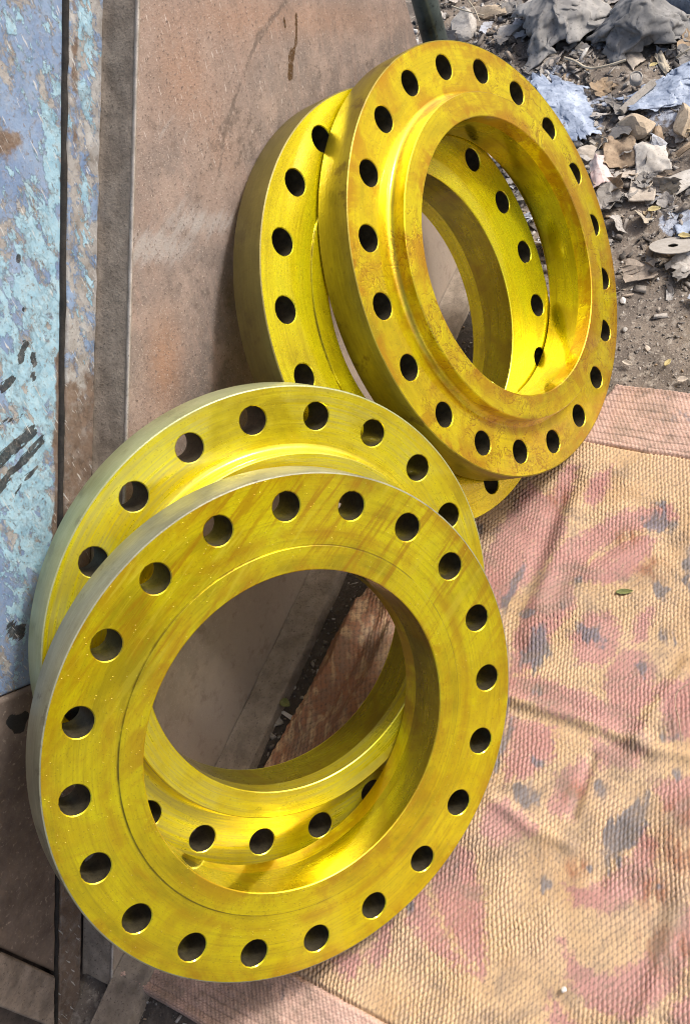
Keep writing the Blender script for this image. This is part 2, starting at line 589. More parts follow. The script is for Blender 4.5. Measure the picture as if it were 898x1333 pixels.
panel = empty("painted_steel_panel", tuple(on_wall(0, 905, YB)))
tag(panel, "steel panel with flaking blue and cyan paint and black scrape marks, at the left edge", "steel panel")
wall_quad("panel_sheet", [(-70, -60), (87.5, -60), (76.5, 877), (-70, 938)], YB + .001, .012, blue_mat, panel, 170, 420,
          {"black": marks_black, "cyan": cyan_f, "paint": paint_f, "rust": rust_f}, .0015, 31)
bk = on_wall(-90, -80, YB); bk2 = on_wall(100, 1400, YB)
box("sky_block_sheet", (-.75, YB + .030, -.02), (.90, YB + .040, 1.25), rust_dark, panel, 0, panel.location)  # unseen sheet added to stop sky light leaking through the seam


def strip_cyan(X, Z):
    return np.clip(.05 + .7 * np.maximum.reduce([blob(X, Z, 108, 60, 14, 130, YB), blob(X, Z, 108, 240, 12, 130, YB) * .75, blob(X, Z, 108, 380, 14, 110, YB) * .6]), 0, 1)


def strip_rust(X, Z):
    return np.clip(np.maximum.reduce([blob(X, Z, 100, 620, 40, 130, YB), blob(X, Z, 95, 800, 40, 130, YB), blob(X, Z, 90, 1250, 90, 250, YB), blob(X, Z, 95, 100, 6, 200, YB) * .4]), 0, 1)


strip = empty("steel_edge_strip", tuple(on_wall(80, 1290, YB)))
tag(strip, "narrow rusty steel strip with remnants of pale blue paint, right of the dark seam", "steel strip")
wall_quad("strip_face", [(92.5, -60), (138.5, -60), (104, 1345), (77.4, 1345)], YB - .004, .014, blue_mat, strip, 40, 520,
          {"black": lambda X, Z: X * 0, "cyan": strip_cyan, "paint": lambda X, Z: X * 0 + .22, "rust": strip_rust}, .004, 37)

seam_mat = simple_mat("seam_shade_black", (.012, .011, .010), (.035, .03, .026), 60, .9, .6, .003)
wall_quad("seam_shade", [(86.6, -60), (93.2, -60), (77.2, 1345), (73.0, 1345)], YB - .0045, .012, seam_mat, strip, 8, 300, None, .004, 39)  # near-black strip put in for the shade of the open seam

sill_mat = simple_mat("dull_brown_steel", (.13, .10, .082), (.23, .18, .145), 22, .78, .5, .003)
sill_spot = NT("dull_brown_steel_marked")
_co = sill_spot.coord(); _f = sill_spot.noise(_co, 22, 6, .62)
_c = sill_spot.ramp(_f, [(.32, (.12, .092, .076)), (.66, (.23, .18, .145))])
_c = sill_spot.mix(sill_spot.step(sill_spot.noise(_co, 190, 3), .58, .74), _c, (.33, .27, .22))
_c = sill_spot.mix(sill_spot.step(sill_spot.math('ADD', sill_spot.attr("black"), sill_spot.math('MULTIPLY', sill_spot.math('SUBTRACT', sill_spot.noise(_co, 120, 3), .5), .8)), .45, .55), _c, (.02, .02, .02))
sill_spot.out(_c, .75, .1, sill_spot.bump(sill_spot.noise(_co, 110, 5), .5, .003))
sill = wall_quad("sill_plate", [(-70, 941), (76, 880.5), (73, 1266), (-70, 1202)], YB - .003, .016, sill_spot.m, None, 110, 220,
                 {"black": lambda X, Z: np.exp(-(seg_dist(X, Z, wpts([(13, 938), (22, 942)], YB)) / .011) ** 2) + np.exp(-(seg_dist(X, Z, wpts([(30, 932), (24, 945)], YB)) / .008) ** 2)}, .003, 43)
tag(sill, "dull brown steel plate below the blue painted panel, left of the front flange", "steel plate")
bar = wall_quad("bottom_bar", [(-70, 1207), (73, 1271.5), (74, 1340), (-70, 1283)], YB - .012, .03, simple_mat("dusty_bar_steel", (.17, .14, .115), (.30, .245, .20), 40, .85, .6, .004), None, 90, 60, None, .006, 47)
tag(bar, "dusty worn steel bar at the bottom left corner", "steel bar")

# ------------------------------------------------------------------ woven mat
_edge_px = [(155, 1272), (250, 1130), (339, 1004), (383, 932), (408, 904), (436, 842), (464, 792), (475, 767), (540, 712), (620, 655), (720, 580), (800, 498)]
E2 = np.array([on_ground(*p)[:2] for p in _edge_px])
_cum = np.concatenate([[0], np.cumsum(np.linalg.norm(np.diff(E2, axis=0), axis=1))])
LEN = _cum[-1]
NS, NT_ = 930, 640
s_ = np.linspace(0, LEN, NS)
ex = np.interp(s_, _cum, E2[:, 0]); ey = np.interp(s_, _cum, E2[:, 1])
k = np.ones(41) / 41
ex = np.convolve(np.pad(ex, 20, mode='reflect', reflect_type='odd'), k, 'valid'); ey = np.convolve(np.pad(ey, 20, mode='reflect', reflect_type='odd'), k, 'valid')
ey = ey + .004 * (fbm(s_ * 22, s_ * 0, 61) - .5)
TW = .765
t_ = np.linspace(0, TW, NT_)
d0 = np.array((-.07, -.998)); d1 = np.array((-.02, -1.0))
w = (s_ / LEN)[:, None]
dx = d0[0] * (1 - w) + d1[0] * w; dy = d0[1] * (1 - w) + d1[1] * w
MX = ex[:, None] + dx * t_[None, :]; MY = ey[:, None] + dy * t_[None, :]
S = np.broadcast_to(s_[:, None], MX.shape); T = np.broadcast_to(t_[None, :], MX.shape)
# the two ends wander a little
MX = MX + (.006 * (fbm(T * 9, T * 0, 71) - .5)) * (1 - w) + (.012 * (fbm(T * 7, T * 0 + 4, 73) - .5)) * w


def G(lst):
    return [tuple(on_ground(a, b)[:2]) for a, b in lst]


BOT, TOP = .112, .138
band = np.maximum(np.clip((BOT - S) / .001, 0, 1), np.clip((S - (LEN - TOP)) / .001, 0, 1))
Zm = 0.0 + .010 * (fbm(MX * 5, MY * 5, 81, 3) - .5) + .004 * (fbm(MX * 16, MY * 16, 83, 3) - .5)
# rests: the heights under the four flanges
for (x, y, z) in ((-.023, -.337, -.004), (.095, -.259, -.007), (.796, -.313, -.015), (.671, -.243, .010)):
    g_ = np.exp(-((MX - x) ** 2 + (MY - y) ** 2) / .09 ** 2)
    Zm = Zm * (1 - g_) + z * g_
for pts, amp, wd in (([(655, 905), (760, 940), (835, 972), (898, 985), (940, 992)], .0055, .010), ([(655, 922), (780, 955), (835, 985)], -.004, .012),
                     ([(745, 620), (715, 690), (690, 760)], -.006, .016), ([(765, 625), (735, 690), (705, 770), (690, 820)], .008, .020),
                     ([(770, 985), (745, 1060)], -.005, .008), ([(830, 960), (880, 885), (898, 860)], .006, .010), ([(840, 700), (730, 780), (690, 830)], .005, .02),
                     ([(810, 1080), (780, 1150)], -.004, .012), ([(640, 1040), (700, 1085), (740, 1100)], .004, .010), ([(890, 1150), (850, 1290), (830, 1340)], .005, .012),
                     ([(470, 790), (440, 870), (395, 945)], .016, .009), ([(495, 790), (465, 860), (425, 930)], -.008, .008), ([(512, 815), (480, 890), (440, 950)], .015, .009)):
    dst = seg_dist(MX, MY, G(pts))
    Zm = Zm + amp * np.exp(-(dst / wd) ** 2) * (.7 + .6 * fbm(MX * 20, MY * 20, 91, 2))
# ribs and stitches of the weave
rd = np.array((.962, .272))                     # direction of the ribs
wx = MX + .010 * (fbm(MX * 8, MY * 8, 101, 2) - .5) + .003 * (fbm(MX * 60, MY * 60, 105, 2) - .5); wy = MY + .022 * (fbm(MX * 6, MY * 6, 103, 2) - .5) + .0032 * (fbm(MX * 70, MY * 70, 106, 2) - .5)
al = wx * rd[0] + wy * rd[1]; ac = -wx * rd[1] + wy * rd[0]
pit = .0056
ribn = np.floor(ac / pit)
fr = ac / pit - ribn
st = al / .0092 + .5 * (ribn % 2) + .12 * (_val[(ribn.astype(int) * 17) & 4095] - .5) + .55 * fr
fs = st - np.floor(st)
stitch = np.sin(np.pi * fr) ** .8 * (0.2 + .8 * np.sin(np.pi * fs) ** .8)
wear = np.clip(fbm(MX * 14, MY * 14, 107, 4) * 2.4 - .6, .12, 1.1)
weave = .0042 * stitch * wear
bcoord = np.where(S < .3, S / .0108, (LEN - S) / .0150)
lines = 1 - np.exp(-(((bcoord % 1.0) - .5) / .07) ** 2) * np.clip(.3 + 1.2 * fbm(T * 16, S * 30, 108, 2), 0, 1)
small = (np.sin(T / .0034 * math.pi + 2.5 * np.floor(S / .0030)) * .5 + .5) * np.abs(np.sin(S / .0030 * math.pi))
bandrel = .0011 * lines + .0015 * small + .0016 * (fbm(S * 120, T * 120, 109, 3) - .5)
Zm = Zm + np.where(band > .5, bandrel, weave)
Zm = Zm - .0045 * np.exp(-(np.abs(S - BOT) / .003) ** 2) - .004 * np.exp(-(np.abs(S - (LEN - TOP)) / .003) ** 2)
# hem on the wall side and on both ends: rolled up, then down to the soil
for q in (T, S, LEN - S):
    Zm = Zm + .003 * np.exp(-((q - .006) / .006) ** 2) - .014 * np.clip(1 - q / .003, 0, 1)
Zm = Zm + .035 * np.exp(-((T - .0) / .05) ** 2) * np.exp(-((S - np.interp(436, [339, 475], [.36, .60])) / .10) ** 2) * .6

pink = np.full(MX.shape, -1.0)
petals = [
    [(622, 740), (650, 690), (690, 632), (722, 652), (742, 690), (705, 742), (672, 770), (640, 800)],
    [(712, 652), (738, 605), (754, 606), (736, 658)], [(757, 655), (770, 625), (797, 605), (790, 635), (774, 662)],
    [(700, 770), (722, 720), (760, 690), (815, 664), (872, 655), (882, 672), (860, 690), (815, 692), (770, 722), (735, 770), (715, 800)],
    [(742, 756), (770, 730), (815, 702), (856, 696), (846, 722), (822, 750), (790, 762)],
    [(668, 830), (690, 775), (742, 760), (748, 790), (730, 812), (690, 870), (662, 880)],
    [(742, 830), (762, 800), (792, 796), (810, 815), (806, 848), (780, 868), (752, 862)],
    [(786, 890), (800, 850), (830, 842), (850, 862), (852, 905), (830, 935), (795, 930)],
    [(655, 880), (700, 880), (760, 900), (840, 940), (838, 962), (780, 948), (700, 920), (652, 905)],
    [(850, 890), (898, 880), (930, 900), (925, 960), (870, 962)],
    [(664, 930), (720, 945), (722, 985), (690, 1010), (655, 1020)],
    [(712, 1060), (728, 1005), (762, 985), (768, 1010), (745, 1065)], [(768, 960), (835, 975), (830, 1000), (780, 1000)],
    [(636, 1050), (660, 1042), (702, 1078), (690, 1090), (640, 1100), (625, 1080)],
    [(590, 1092), (612, 1110), (628, 1160), (632, 1272), (600, 1262), (560, 1240), (528, 1196), (556, 1130)],
    [(734, 1150), (748, 1180), (793, 1190), (840, 1168), (854, 1103), (838, 1080), (822, 1112), (800, 1140), (762, 1156)],
    [(729, 1222), (742, 1280), (772, 1316), (824, 1329), (878, 1288), (905, 1232), (905, 1170), (884, 1196), (862, 1232), (824, 1256), (782, 1271), (752, 1254)],
    [(846, 1020), (905, 1010), (905, 1080), (870, 1060)], [(712, 1340), (716, 1296), (738, 1320), (760, 1345)], [(870, 1345), (880, 1308), (905, 1290), (905, 1345)],
    [(485, 1222), (498, 1190), (512, 1182), (506, 1240), (490, 1258), (478, 1245)], [(430, 1245), (470, 1240), (462, 1275), (440, 1270)],
    [(830, 800), (850, 790), (842, 830), (822, 840)]]
wob = .010 * (fbm(MX * 45, MY * 45, 121, 3) - .5) + .004 * (fbm(MX * 160, MY * 160, 123, 2) - .5)
for pl in petals:
    pink = np.maximum(pink, poly_sd(MX, MY, G(pl)))
# cream vein through one petal, as on the mat
vein = seg_dist(MX, MY, G([(556, 1150), (575, 1205), (618, 1262)]))
pink = np.minimum(pink, np.where(vein < .03, (vein - .0035), 9))
pink = pink + wob
stain = np.zeros(MX.shape)
for (px, py, a, b, ang, kk) in ((700, 845, 16, 26, .3, 1), (770, 826, 20, 12, .4, 1), (665, 765, 8, 30, .5, 1), (857, 768, 9, 9, 0, .9), (858, 678, 24, 15, .0, .85), (862, 655, 10, 8, 0, .7),
                             (684, 1036, 18, 17, 0, 1.1), (815, 1075, 22, 55, .5, .95), (780, 1030, 9, 14, 0, .9), (880, 1005, 12, 12, 0, .85), (712, 1152, 10, 12, 0, .9),
                             (650, 975, 10, 30, .25, .9), (703, 993, 10, 8, 0, .9), (745, 868, 10, 10, 0, .7), (622, 690, 8, 8, 0, .8), (752, 755, 8, 6, 0, .8), (733, 790, 9, 10, 0, .7),
                             (690, 800, 10, 8, 0, .8), (872, 960, 18, 10, 0, .8), (836, 870, 8, 14, .3, .7), (700, 740, 6, 10, 0, .6), (768, 1130, 6, 6, 0, .7), (860, 1155, 8, 8, 0, .8),
                             (700, 900, 8, 8, 0, .7), (590, 1130, 8, 10, 0, .5), (890, 1190, 8, 8, 0, .7), (532, 1180, 5, 10, .2, .8), (870, 830, 20, 12, .5, .55), (895, 745, 10, 30, 0, .55)):
    c = on_ground(px, py); ca, sa = math.cos(ang), math.sin(ang)
    u1 = on_ground(px + ca * a, py + sa * a) - c; v1 = on_ground(px - sa * b, py + ca * b) - c
    M = np.linalg.inv(np.array([[u1[0], v1[0]], [u1[1], v1[1]]]))
    uu = M[0, 0] * (MX - c[0]) + M[0, 1] * (MY - c[1]); vv = M[1, 0] * (MX - c[0]) + M[1, 1] * (MY - c[1])
    stain = np.maximum(stain, kk * np.exp(-.8 * (uu * uu + vv * vv)))
stain = stain * (.55 + .9 * fbm(MX * 24, MY * 24, 139, 3)) + 1.0 * (fbm(al * 70, ac * 150, 131, 3) - .5) + .9 * np.clip(fbm(MX * 9, MY * 9, 133, 3) - .52, 0, 1)
rusty = np.zeros(MX.shape)
for (px, py, r) in ((875, 1110, .03), (850, 1165, .022), (868, 1235, .03), (745, 1030, .016), (820, 975, .015), (750, 1130, .015), (815, 700, .02), (725, 650, .02), (845, 740, .02), (885, 1060, .02)):
    c = on_ground(px, py); rusty = np.maximum(rusty, np.exp(-((MX - c[0]) ** 2 + (MY - c[1]) ** 2) / r ** 2))
rusty = np.maximum(rusty, 1.5 * np.exp(-((T - .04) / .10) ** 2) * np.exp(-((S - .52) / .19) ** 2))  # red-brown tone along the wall-side edge, middle of its length
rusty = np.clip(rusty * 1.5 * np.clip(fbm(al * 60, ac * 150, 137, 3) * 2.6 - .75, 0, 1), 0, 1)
gap = np.where(band > .5, np.maximum((1 - lines) * .85, .6 * (1 - small)), 1 - np.clip(stitch * 1.25, 0, 1))


def mat_material():
    t = NT("woven_plastic_mat")
    co = t.coord()
    nz = t.noise(co, 120, 5, .65)
    n2 = t.noise(co, 9, 4, .6)
    n3 = t.noise(co, 430, 3, .6)
    cream = t.ramp(n2, [(.33, (.50, .325, .175)), (.5, (.60, .415, .24)), (.7, (.62, .42, .275))])
    pk = t.ramp(n2, [(.3, (.35, .155, .15)), (.5, (.46, .22, .21)), (.7, (.52, .27, .255))])
    mp = t.step(t.math('ADD', t.attr("pink"), t.math('MULTIPLY', t.math('SUBTRACT', nz, .5), .05)), -.006, .005)
    col = t.mix(t.math('MULTIPLY', mp, .86), cream, pk)
    # threads of the other colour show through
    col = t.mix(t.math('MULTIPLY', t.step(nz, .56, .68), .55), col, (.60, .40, .27))
    bandc = t.ramp(nz, [(.3, (.52, .33, .265)), (.6, (.62, .42, .34)), (.75, (.66, .47, .39))])
    col = t.mix(t.attr("band"), col, bandc)
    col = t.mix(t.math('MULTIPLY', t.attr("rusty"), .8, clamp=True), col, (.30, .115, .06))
    ds = t.attr("stain")
    sc_ = t.ramp(t.noise(co, 26, 4), [(.35, (.08, .095, .125)), (.55, (.15, .16, .195)), (.72, (.10, .092, .088))])
    ms = t.math('MULTIPLY', t.step(ds, .36, .72), .82)
    col = t.mix(ms, col, sc_)
    g2 = t.noise(co, 14, 7, .75, .5)
    col = t.mix(t.math('MULTIPLY', t.step(g2, .45, .66), .68), col, (.24, .18, .135))
    # darker colour in the gaps between stitches
    gp = t.math('MULTIPLY', t.step(t.math('MULTIPLY', t.attr("gap"), t.math('ADD', t.math('MULTIPLY', n2, .9), t.math('MULTIPLY', nz, .7))), .30, .68), .66)
    col = t.mix(gp, col, (.15, .105, .075))
    col = t.mix(t.math('MULTIPLY', t.step(n3, .57, .68), .7), col, (.09, .075, .065))
    return t.out(col, .72, 0.0, t.bump(t.math('ADD', n3, nz), .35, .0012))


mat_mat = mat_material()
mat_o = empty("woven_mat", tuple(on_ground(898, 900)))
mat_o.location.z = -.016
tag(mat_o, "dirty woven floor mat with faded pink floral pattern on cream, under the flanges", "mat")
Pm = np.stack([MX, MY, Zm], -1) - np.array(mat_o.location)
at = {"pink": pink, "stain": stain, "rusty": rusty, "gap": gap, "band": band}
i0 = int(np.searchsorted(s_, BOT)); i1 = int(np.searchsorted(s_, LEN - TOP))
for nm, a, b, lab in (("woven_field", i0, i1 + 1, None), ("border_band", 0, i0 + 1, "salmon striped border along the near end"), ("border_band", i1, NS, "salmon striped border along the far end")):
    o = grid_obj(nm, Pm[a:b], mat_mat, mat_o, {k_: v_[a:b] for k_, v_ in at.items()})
    if lab: o["label"] = lab

# ------------------------------------------------------------------ flanges
R_OUT, R_BC, R_HOLE, R_BORE, R_HUB, R_RF = .324, .28575, .0182, .2055, .2415, .2350
TH, HUB_H, RF_H = .054, .025, .0022
NSEG = 8                                            # points per sector side
N_ALL = 20 * NSEG


def yellow_material(name, seed, amber=.3, olive=.2, speck=.3, rough=.34, streak=.6, crack=.0, dusty=0.0, metal=.9, stroke=0.0, tint=1.0, edge=0.0, hue=None, groove=0.0, amb_lo=.50):
    t = NT(name)
    co = t.coord()
    sep = t.n("ShaderNodeSeparateXYZ"); t.set(sep, 0, co)
    x, y, z = sep.outputs[0], sep.outputs[1], sep.outputs[2]
    r = t.math('SQRT', t.math('ADD', t.math('MULTIPLY', x, x), t.math('MULTIPLY', y, y)))
    def ringvec(rs, as_, zs=0.0):
        c = t.n("ShaderNodeCombineXYZ")
        t.set(c, 0, t.math('MULTIPLY', r, rs))
        # unit circle position gives a seamless angle coordinate
        t.set(c, 1, t.math('MULTIPLY', t.math('DIVIDE', x, r), as_))
        t.set(c, 2, t.math('ADD', t.math('MULTIPLY', t.math('DIVIDE', y, r), as_), t.math('ADD', t.math('MULTIPLY', z, zs), seed * 3.7)))
        return c.outputs[0]
    fine = t.noise(ringvec(1500, 2.2, 1500), 1.0, 3, .6)
    med = t.noise(ringvec(260, 2.0, 260), 1.0, 4, .65)
    wide = t.noise(ringvec(34, 1.6, 40), 1.0, 5, .6)
    off = t.mapping(co, loc=(seed * 1.3, seed * .7, seed * .37))
    blot = t.noise(off, 7, 6, .62, .4)
    blot2 = t.noise(t.mapping(off, loc=(4, 2, 8)), 17, 7, .68, .6)
    grit = t.noise(off, 330, 3, .6)
    base = t.ramp(t.math('ADD', t.math('MULTIPLY', wide, .5), t.math('MULTIPLY', blot, .5)),
                  [(.37, (.54, .43, .003)), (.46, (.80, .68, .003)), (.55, (.95, .86, .004)), (.66, (.86, .82, .010))])
    col = t.mix(t.math('MULTIPLY', t.step(med, .45, .75), streak * .6), base, (.44, .34, .006))
    col = t.mix(t.math('MULTIPLY', t.step(t.math('ADD', blot2, t.math('MULTIPLY', t.math('SUBTRACT', wide, .5), .5)), amb_lo - .03, amb_lo + .17), amber), col, (.52, .27, .003))
    col = t.mix(t.math('MULTIPLY', t.step(t.noise(t.mapping(off, loc=(9, 9, 1)), 9, 5, .6), .5, .68), olive), col, (.27, .26, .008))
    col = t.mix(t.math('MULTIPLY', t.step(grit, .58, .70), .42), col, (.32, .20, .004))
    col = t.mix(t.math('MULTIPLY', t.step(fine, .60, .72), .34), col, (.97, .90, .05))
    if edge:
        eg = t.math('MAXIMUM', t.step(r, .296, .323), t.math('SUBTRACT', 1.0, t.step(r, .208, .240)))
        eg = t.math('MAXIMUM', eg, t.math('MULTIPLY', t.math('SUBTRACT', 1.0, t.step(t.math('ABSOLUTE', t.math('SUBTRACT', r, .25)), .0, .012)), .8))
        eg = t.math('MULTIPLY', eg, t.step(t.math('ADD', blot2, t.math('MULTIPLY', t.math('SUBTRACT', wide, .5), .7)), .36, .56))
        col = t.mix(t.math('MULTIPLY', eg, edge), col, (.56, .29, .003))
    if stroke:
        c1 = t.n("ShaderNodeCombineXYZ")
        t.set(c1, 0, t.math('MULTIPLY', t.math('SUBTRACT', x, y), 5.0)); t.set(c1, 1, t.math('MULTIPLY', t.math('ADD', x, y), 60.0)); c1.inputs[2].default_value = seed
        sk = t.noise(c1.outputs[0], 1.0, 6, .65, .3)
        reg2 = t.step(t.math('ADD', x, t.math('MULTIPLY', blot, .3)), .10, .34)
        col = t.mix(t.math('MULTIPLY', t.math('MULTIPLY', t.step(sk, .5, .64), reg2), stroke), col, (.50, .22, .003))
        col = t.mix(t.math('MULTIPLY', t.math('MULTIPLY', t.step(sk, .46, .34), reg2), stroke * .8), col, (.88, .78, .06))
    h = t.math('ADD', t.math('MULTIPLY', fine, .3), t.math('MULTIPLY', med, .5 * streak))
    nrm = t.bump(t.math('ADD', h, t.math('MULTIPLY', grit, .30)), .36, .0008)
    if crack:
        cn = t.noise(off, 16, 5, .62, 1.2)
        cn2 = t.noise(t.mapping(off, loc=(5, 1, 2)), 26, 4, .6, .8)
        ln = t.math('MINIMUM', t.math('ABSOLUTE', t.math('SUBTRACT', cn, .5)), t.math('MULTIPLY', t.math('ABSOLUTE', t.math('SUBTRACT', cn2, .47)), 1.3))
        reg = t.step(t.noise(t.mapping(off, loc=(1, 7, 3)), 6, 3), .44, .58)
        ck = t.math('MULTIPLY', t.math('SUBTRACT', 1.0, t.step(ln, 0.0, .016)), reg)
        col = t.mix(t.math('MULTIPLY', ck, crack), col, (.33, .13, .004))
        nrm = t.bump(t.math('ADD', t.math('MULTIPLY', t.step(ln, 0, .05), reg), t.math('MULTIPLY', blot2, 1.2)), .30 * crack, .0013, nrm)
    if speck:
        vs = t.n("ShaderNodeTexVoronoi", {"Scale": 150.0, "Randomness": 1.0})
        t.set(vs, "Vector", off)
        sp = t.math('SUBTRACT', 1.0, t.step(vs.outputs[0], .05, .14))
        sp = t.math('MULTIPLY', sp, t.step(t.noise(off, 40, 2), .46, .58))
        col = t.mix(t.math('MULTIPLY', sp, speck), col, (.88, .78, .22))
        nrm = t.bump(sp, .5 * speck + .1, .002, nrm)
    if hue:
        col = t.mix(1.0, col, hue, 'MULTIPLY')
    if groove:
        gv_ = t.math('SUBTRACT', 1.0, t.step(t.math('ABSOLUTE', t.math('SUBTRACT', r, R_RF + .0006)), .0004, .0016))
        col = t.mix(t.math('MULTIPLY', t.math('MULTIPLY', gv_, t.step(blot2, .3, .55)), groove), col, (.07, .045, .012))
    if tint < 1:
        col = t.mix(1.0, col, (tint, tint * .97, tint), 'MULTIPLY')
    rg = t.math('ADD', rough - .15, t.math('ADD', t.math('MULTIPLY', blot2, .22), t.math('MULTIPLY', med, .14)))
    if dusty:
        col = t.mix(t.math('MULTIPLY', t.math('MULTIPLY', t.step(blot, .36, .6), t.step(med, .35, .6)), dusty), col, (.62, .60, .20))  # painted pale sheen, mixed with steel showing through thin lacquer
    return t.out(col, rg, metal, nrm, 1.0, .09)


def rim_material(name, seed, c1, c2, spot, metal=.35, rough=.45):
    t = NT(name)
    co = t.coord()
    off = t.mapping(co, loc=(seed, seed * .4, 0))
    a = t.noise(off, 8, 6, .65)
    b = t.noise(t.mapping(off, scale=(1, 1, 9)), 30, 4, .6)
    col = t.ramp(t.math('ADD', t.math('MULTIPLY', a, .7), t.math('MULTIPLY', b, .3)), [(.38, c1), (.62, c2)])
    col = t.mix(t.math('MULTIPLY', t.step(t.noise(t.mapping(off, loc=(3, 3, 3)), 22, 6, .7), .56, .66), .7), col, spot)
    h = t.math('ADD', t.noise(off, 260, 3), t.math('MULTIPLY', b, .6))
    return t.out(col, rough, metal, t.bump(h, .3, .001))


hole_mat = simple_mat("bolt_hole_steel", (.035, .03, .02), (.10, .085, .05), 60, .55, .4, .001, .4)


def sector_boundary(r_in, r_out):
    """closed loop of 4*NSEG (angle, radius) points around one sector, starting at +angle/outer corner"""
    h = math.radians(9)
    pts = []
    for i in range(NSEG): pts.append((h - 2 * h * i / NSEG, r_out))                 # outer arc, +h -> -h
    for i in range(NSEG): pts.append((-h, r_out + (r_in - r_out) * i / NSEG))       # side
    for i in range(NSEG): pts.append((-h + 2 * h * i / NSEG, r_in))
    for i in range(NSEG): pts.append((h, r_in + (r_out - r_in) * i / NSEG))
    return pts


def ring_face_mesh():
    R_IN, R_EDGE = .2555, R_OUT - .0022
    V_ = []; F_ = []
    bound = sector_boundary(R_IN, .3130)
    NB = len(bound)
    ch = .0012
    for side in (0, 1):
        zf = 0.0 if side == 0 else -TH
        zs = -1 if side == 0 else 1
        for k in range(20):
            th = 2 * math.pi * k / 20
            base = len(V_)
            c = np.array((R_BC * math.cos(th), R_BC * math.sin(th)))
            loops = []
            bxy = [np.array((rr * math.cos(th + a), rr * math.sin(th + a))) for a, rr in bound]
            angs = [math.atan2(*(p - c)[::-1]) for p in bxy]
            hole = [c + np.array((math.cos(a), math.sin(a))) for a in angs]
            def circ(rad): return [c + rad * np.array((math.cos(a), math.sin(a))) for a in angs]
            L = [[(*p, zf + zs * ch) for p in circ(R_HOLE)], [(*p, zf) for p in circ(R_HOLE + ch)],
                 [(*p, zf) for p in circ(R_HOLE + .003)], [(*p, zf) for p in bxy]]
            for lp in L: V_ += lp
            for i in range(3):
                for j in range(NB):
                    a = base + i * NB + j; b = base + i * NB + (j + 1) % NB
                    f = (a, b, b + NB, a + NB)
                    F_.append(f if side == 0 else f[::-1])
        # outer ring .3130 -> edge and inner ring R_IN -> bore
        for (ra, rb) in ((.3130, R_EDGE), (R_BORE + .0008, R_IN)):
            base = len(V_)
            for rr in (ra, rb):
                for q in range(N_ALL):
                    a = math.radians(9) + 2 * math.pi * q / N_ALL
                    V_.append((rr * math.cos(a), rr * math.sin(a), zf))
            for q in range(N_ALL):
                f = (base + q, base + N_ALL + q, base + N_ALL + (q + 1) % N_ALL, base + (q + 1) % N_ALL)
                F_.append(f if side == 0 else f[::-1])
    bm = bmesh.new()
    vs = [bm.verts.new(v) for v in V_]
    for f in F_:
        try: bm.faces.new([vs[i] for i in f])
        except ValueError: pass
    bmesh.ops.remove_doubles(bm, verts=bm.verts[:], dist=1e-5)
    bmesh.ops.recalc_face_normals(bm, faces=bm.faces[:])
    # front faces must look along +z
    for f in bm.faces:
        cz = f.calc_center_median().z
        if (cz > -.0005 and f.normal.z < 0) or (cz < -TH + .0005 and f.normal.z > 0): f.normal_flip()
    me = bpy.data.meshes.new("ring_face"); bm.to_mesh(me); bm.free()
    me.polygons.foreach_set("use_smooth", [True] * len(me.polygons))
    me.set_sharp_from_angle(angle=math.radians(25))
    return me


def lathe_mesh(name, prof, seg=N_ALL, sharp=28):
    V_ = []; F_ = []
    for r, z in prof:
        for q in range(seg):
            a = 2 * math.pi * q / seg
            V_.append((r * math.cos(a), r * math.sin(a), z))
    for i in range(len(prof) - 1):
        for q in range(seg):
            F_.append((i * seg + q, i * seg + (q + 1) % seg, (i + 1) * seg + (q + 1) % seg, (i + 1) * seg + q))
    me = bpy.data.meshes.new(name)
    me.from_pydata(V_, [], F_)
    me.polygons.foreach_set("use_smooth", [True] * len(me.polygons))
    me.set_sharp_from_angle(angle=math.radians(sharp))
    me.update()
    return me


RING = ring_face_mesh()
c_ = .0022
RIM = lathe_mesh("rim", [(R_OUT - c_, 0), (R_OUT - c_ * .3, -c_ * .3), (R_OUT, -c_), (R_OUT, -TH + c_), (R_OUT - c_ * .3, -TH + c_ * .3), (R_OUT - c_, -TH)][::-1], 240)
BORE = lathe_mesh("bore", [(R_BORE, 0), (R_BORE, -TH)], 240)
fil = [(R_HUB + .0085 * (1 - math.sin(a)), .0085 * (1 - math.cos(a))) for a in np.linspace(0, math.pi / 2, 7)]
HUB = lathe_mesh("hub", [(R_BORE, 0), (R_BORE, HUB_H - .0012), (R_BORE + .0012, HUB_H), (R_HUB - .0016, HUB_H), (R_HUB - .0003, HUB_H - .0012), (R_HUB, HUB_H - .003)] + fil[::-1] + [(R_HUB + .0100, -.0003)], 240)
RF = lathe_mesh("raised_face", [(R_BORE, 0), (R_BORE, RF_H - .001), (R_BORE + .0012, RF_H), (R_RF - .0004, RF_H), (R_RF, RF_H - .0004), (R_RF + .0002, -.0004)], 240)
HOLE = lathe_mesh("bolt_hole", [(R_HOLE, -.0012), (R_HOLE, -TH + .0012)], 28)
for me_ in (HOLE,):
    me_.flip_normals()


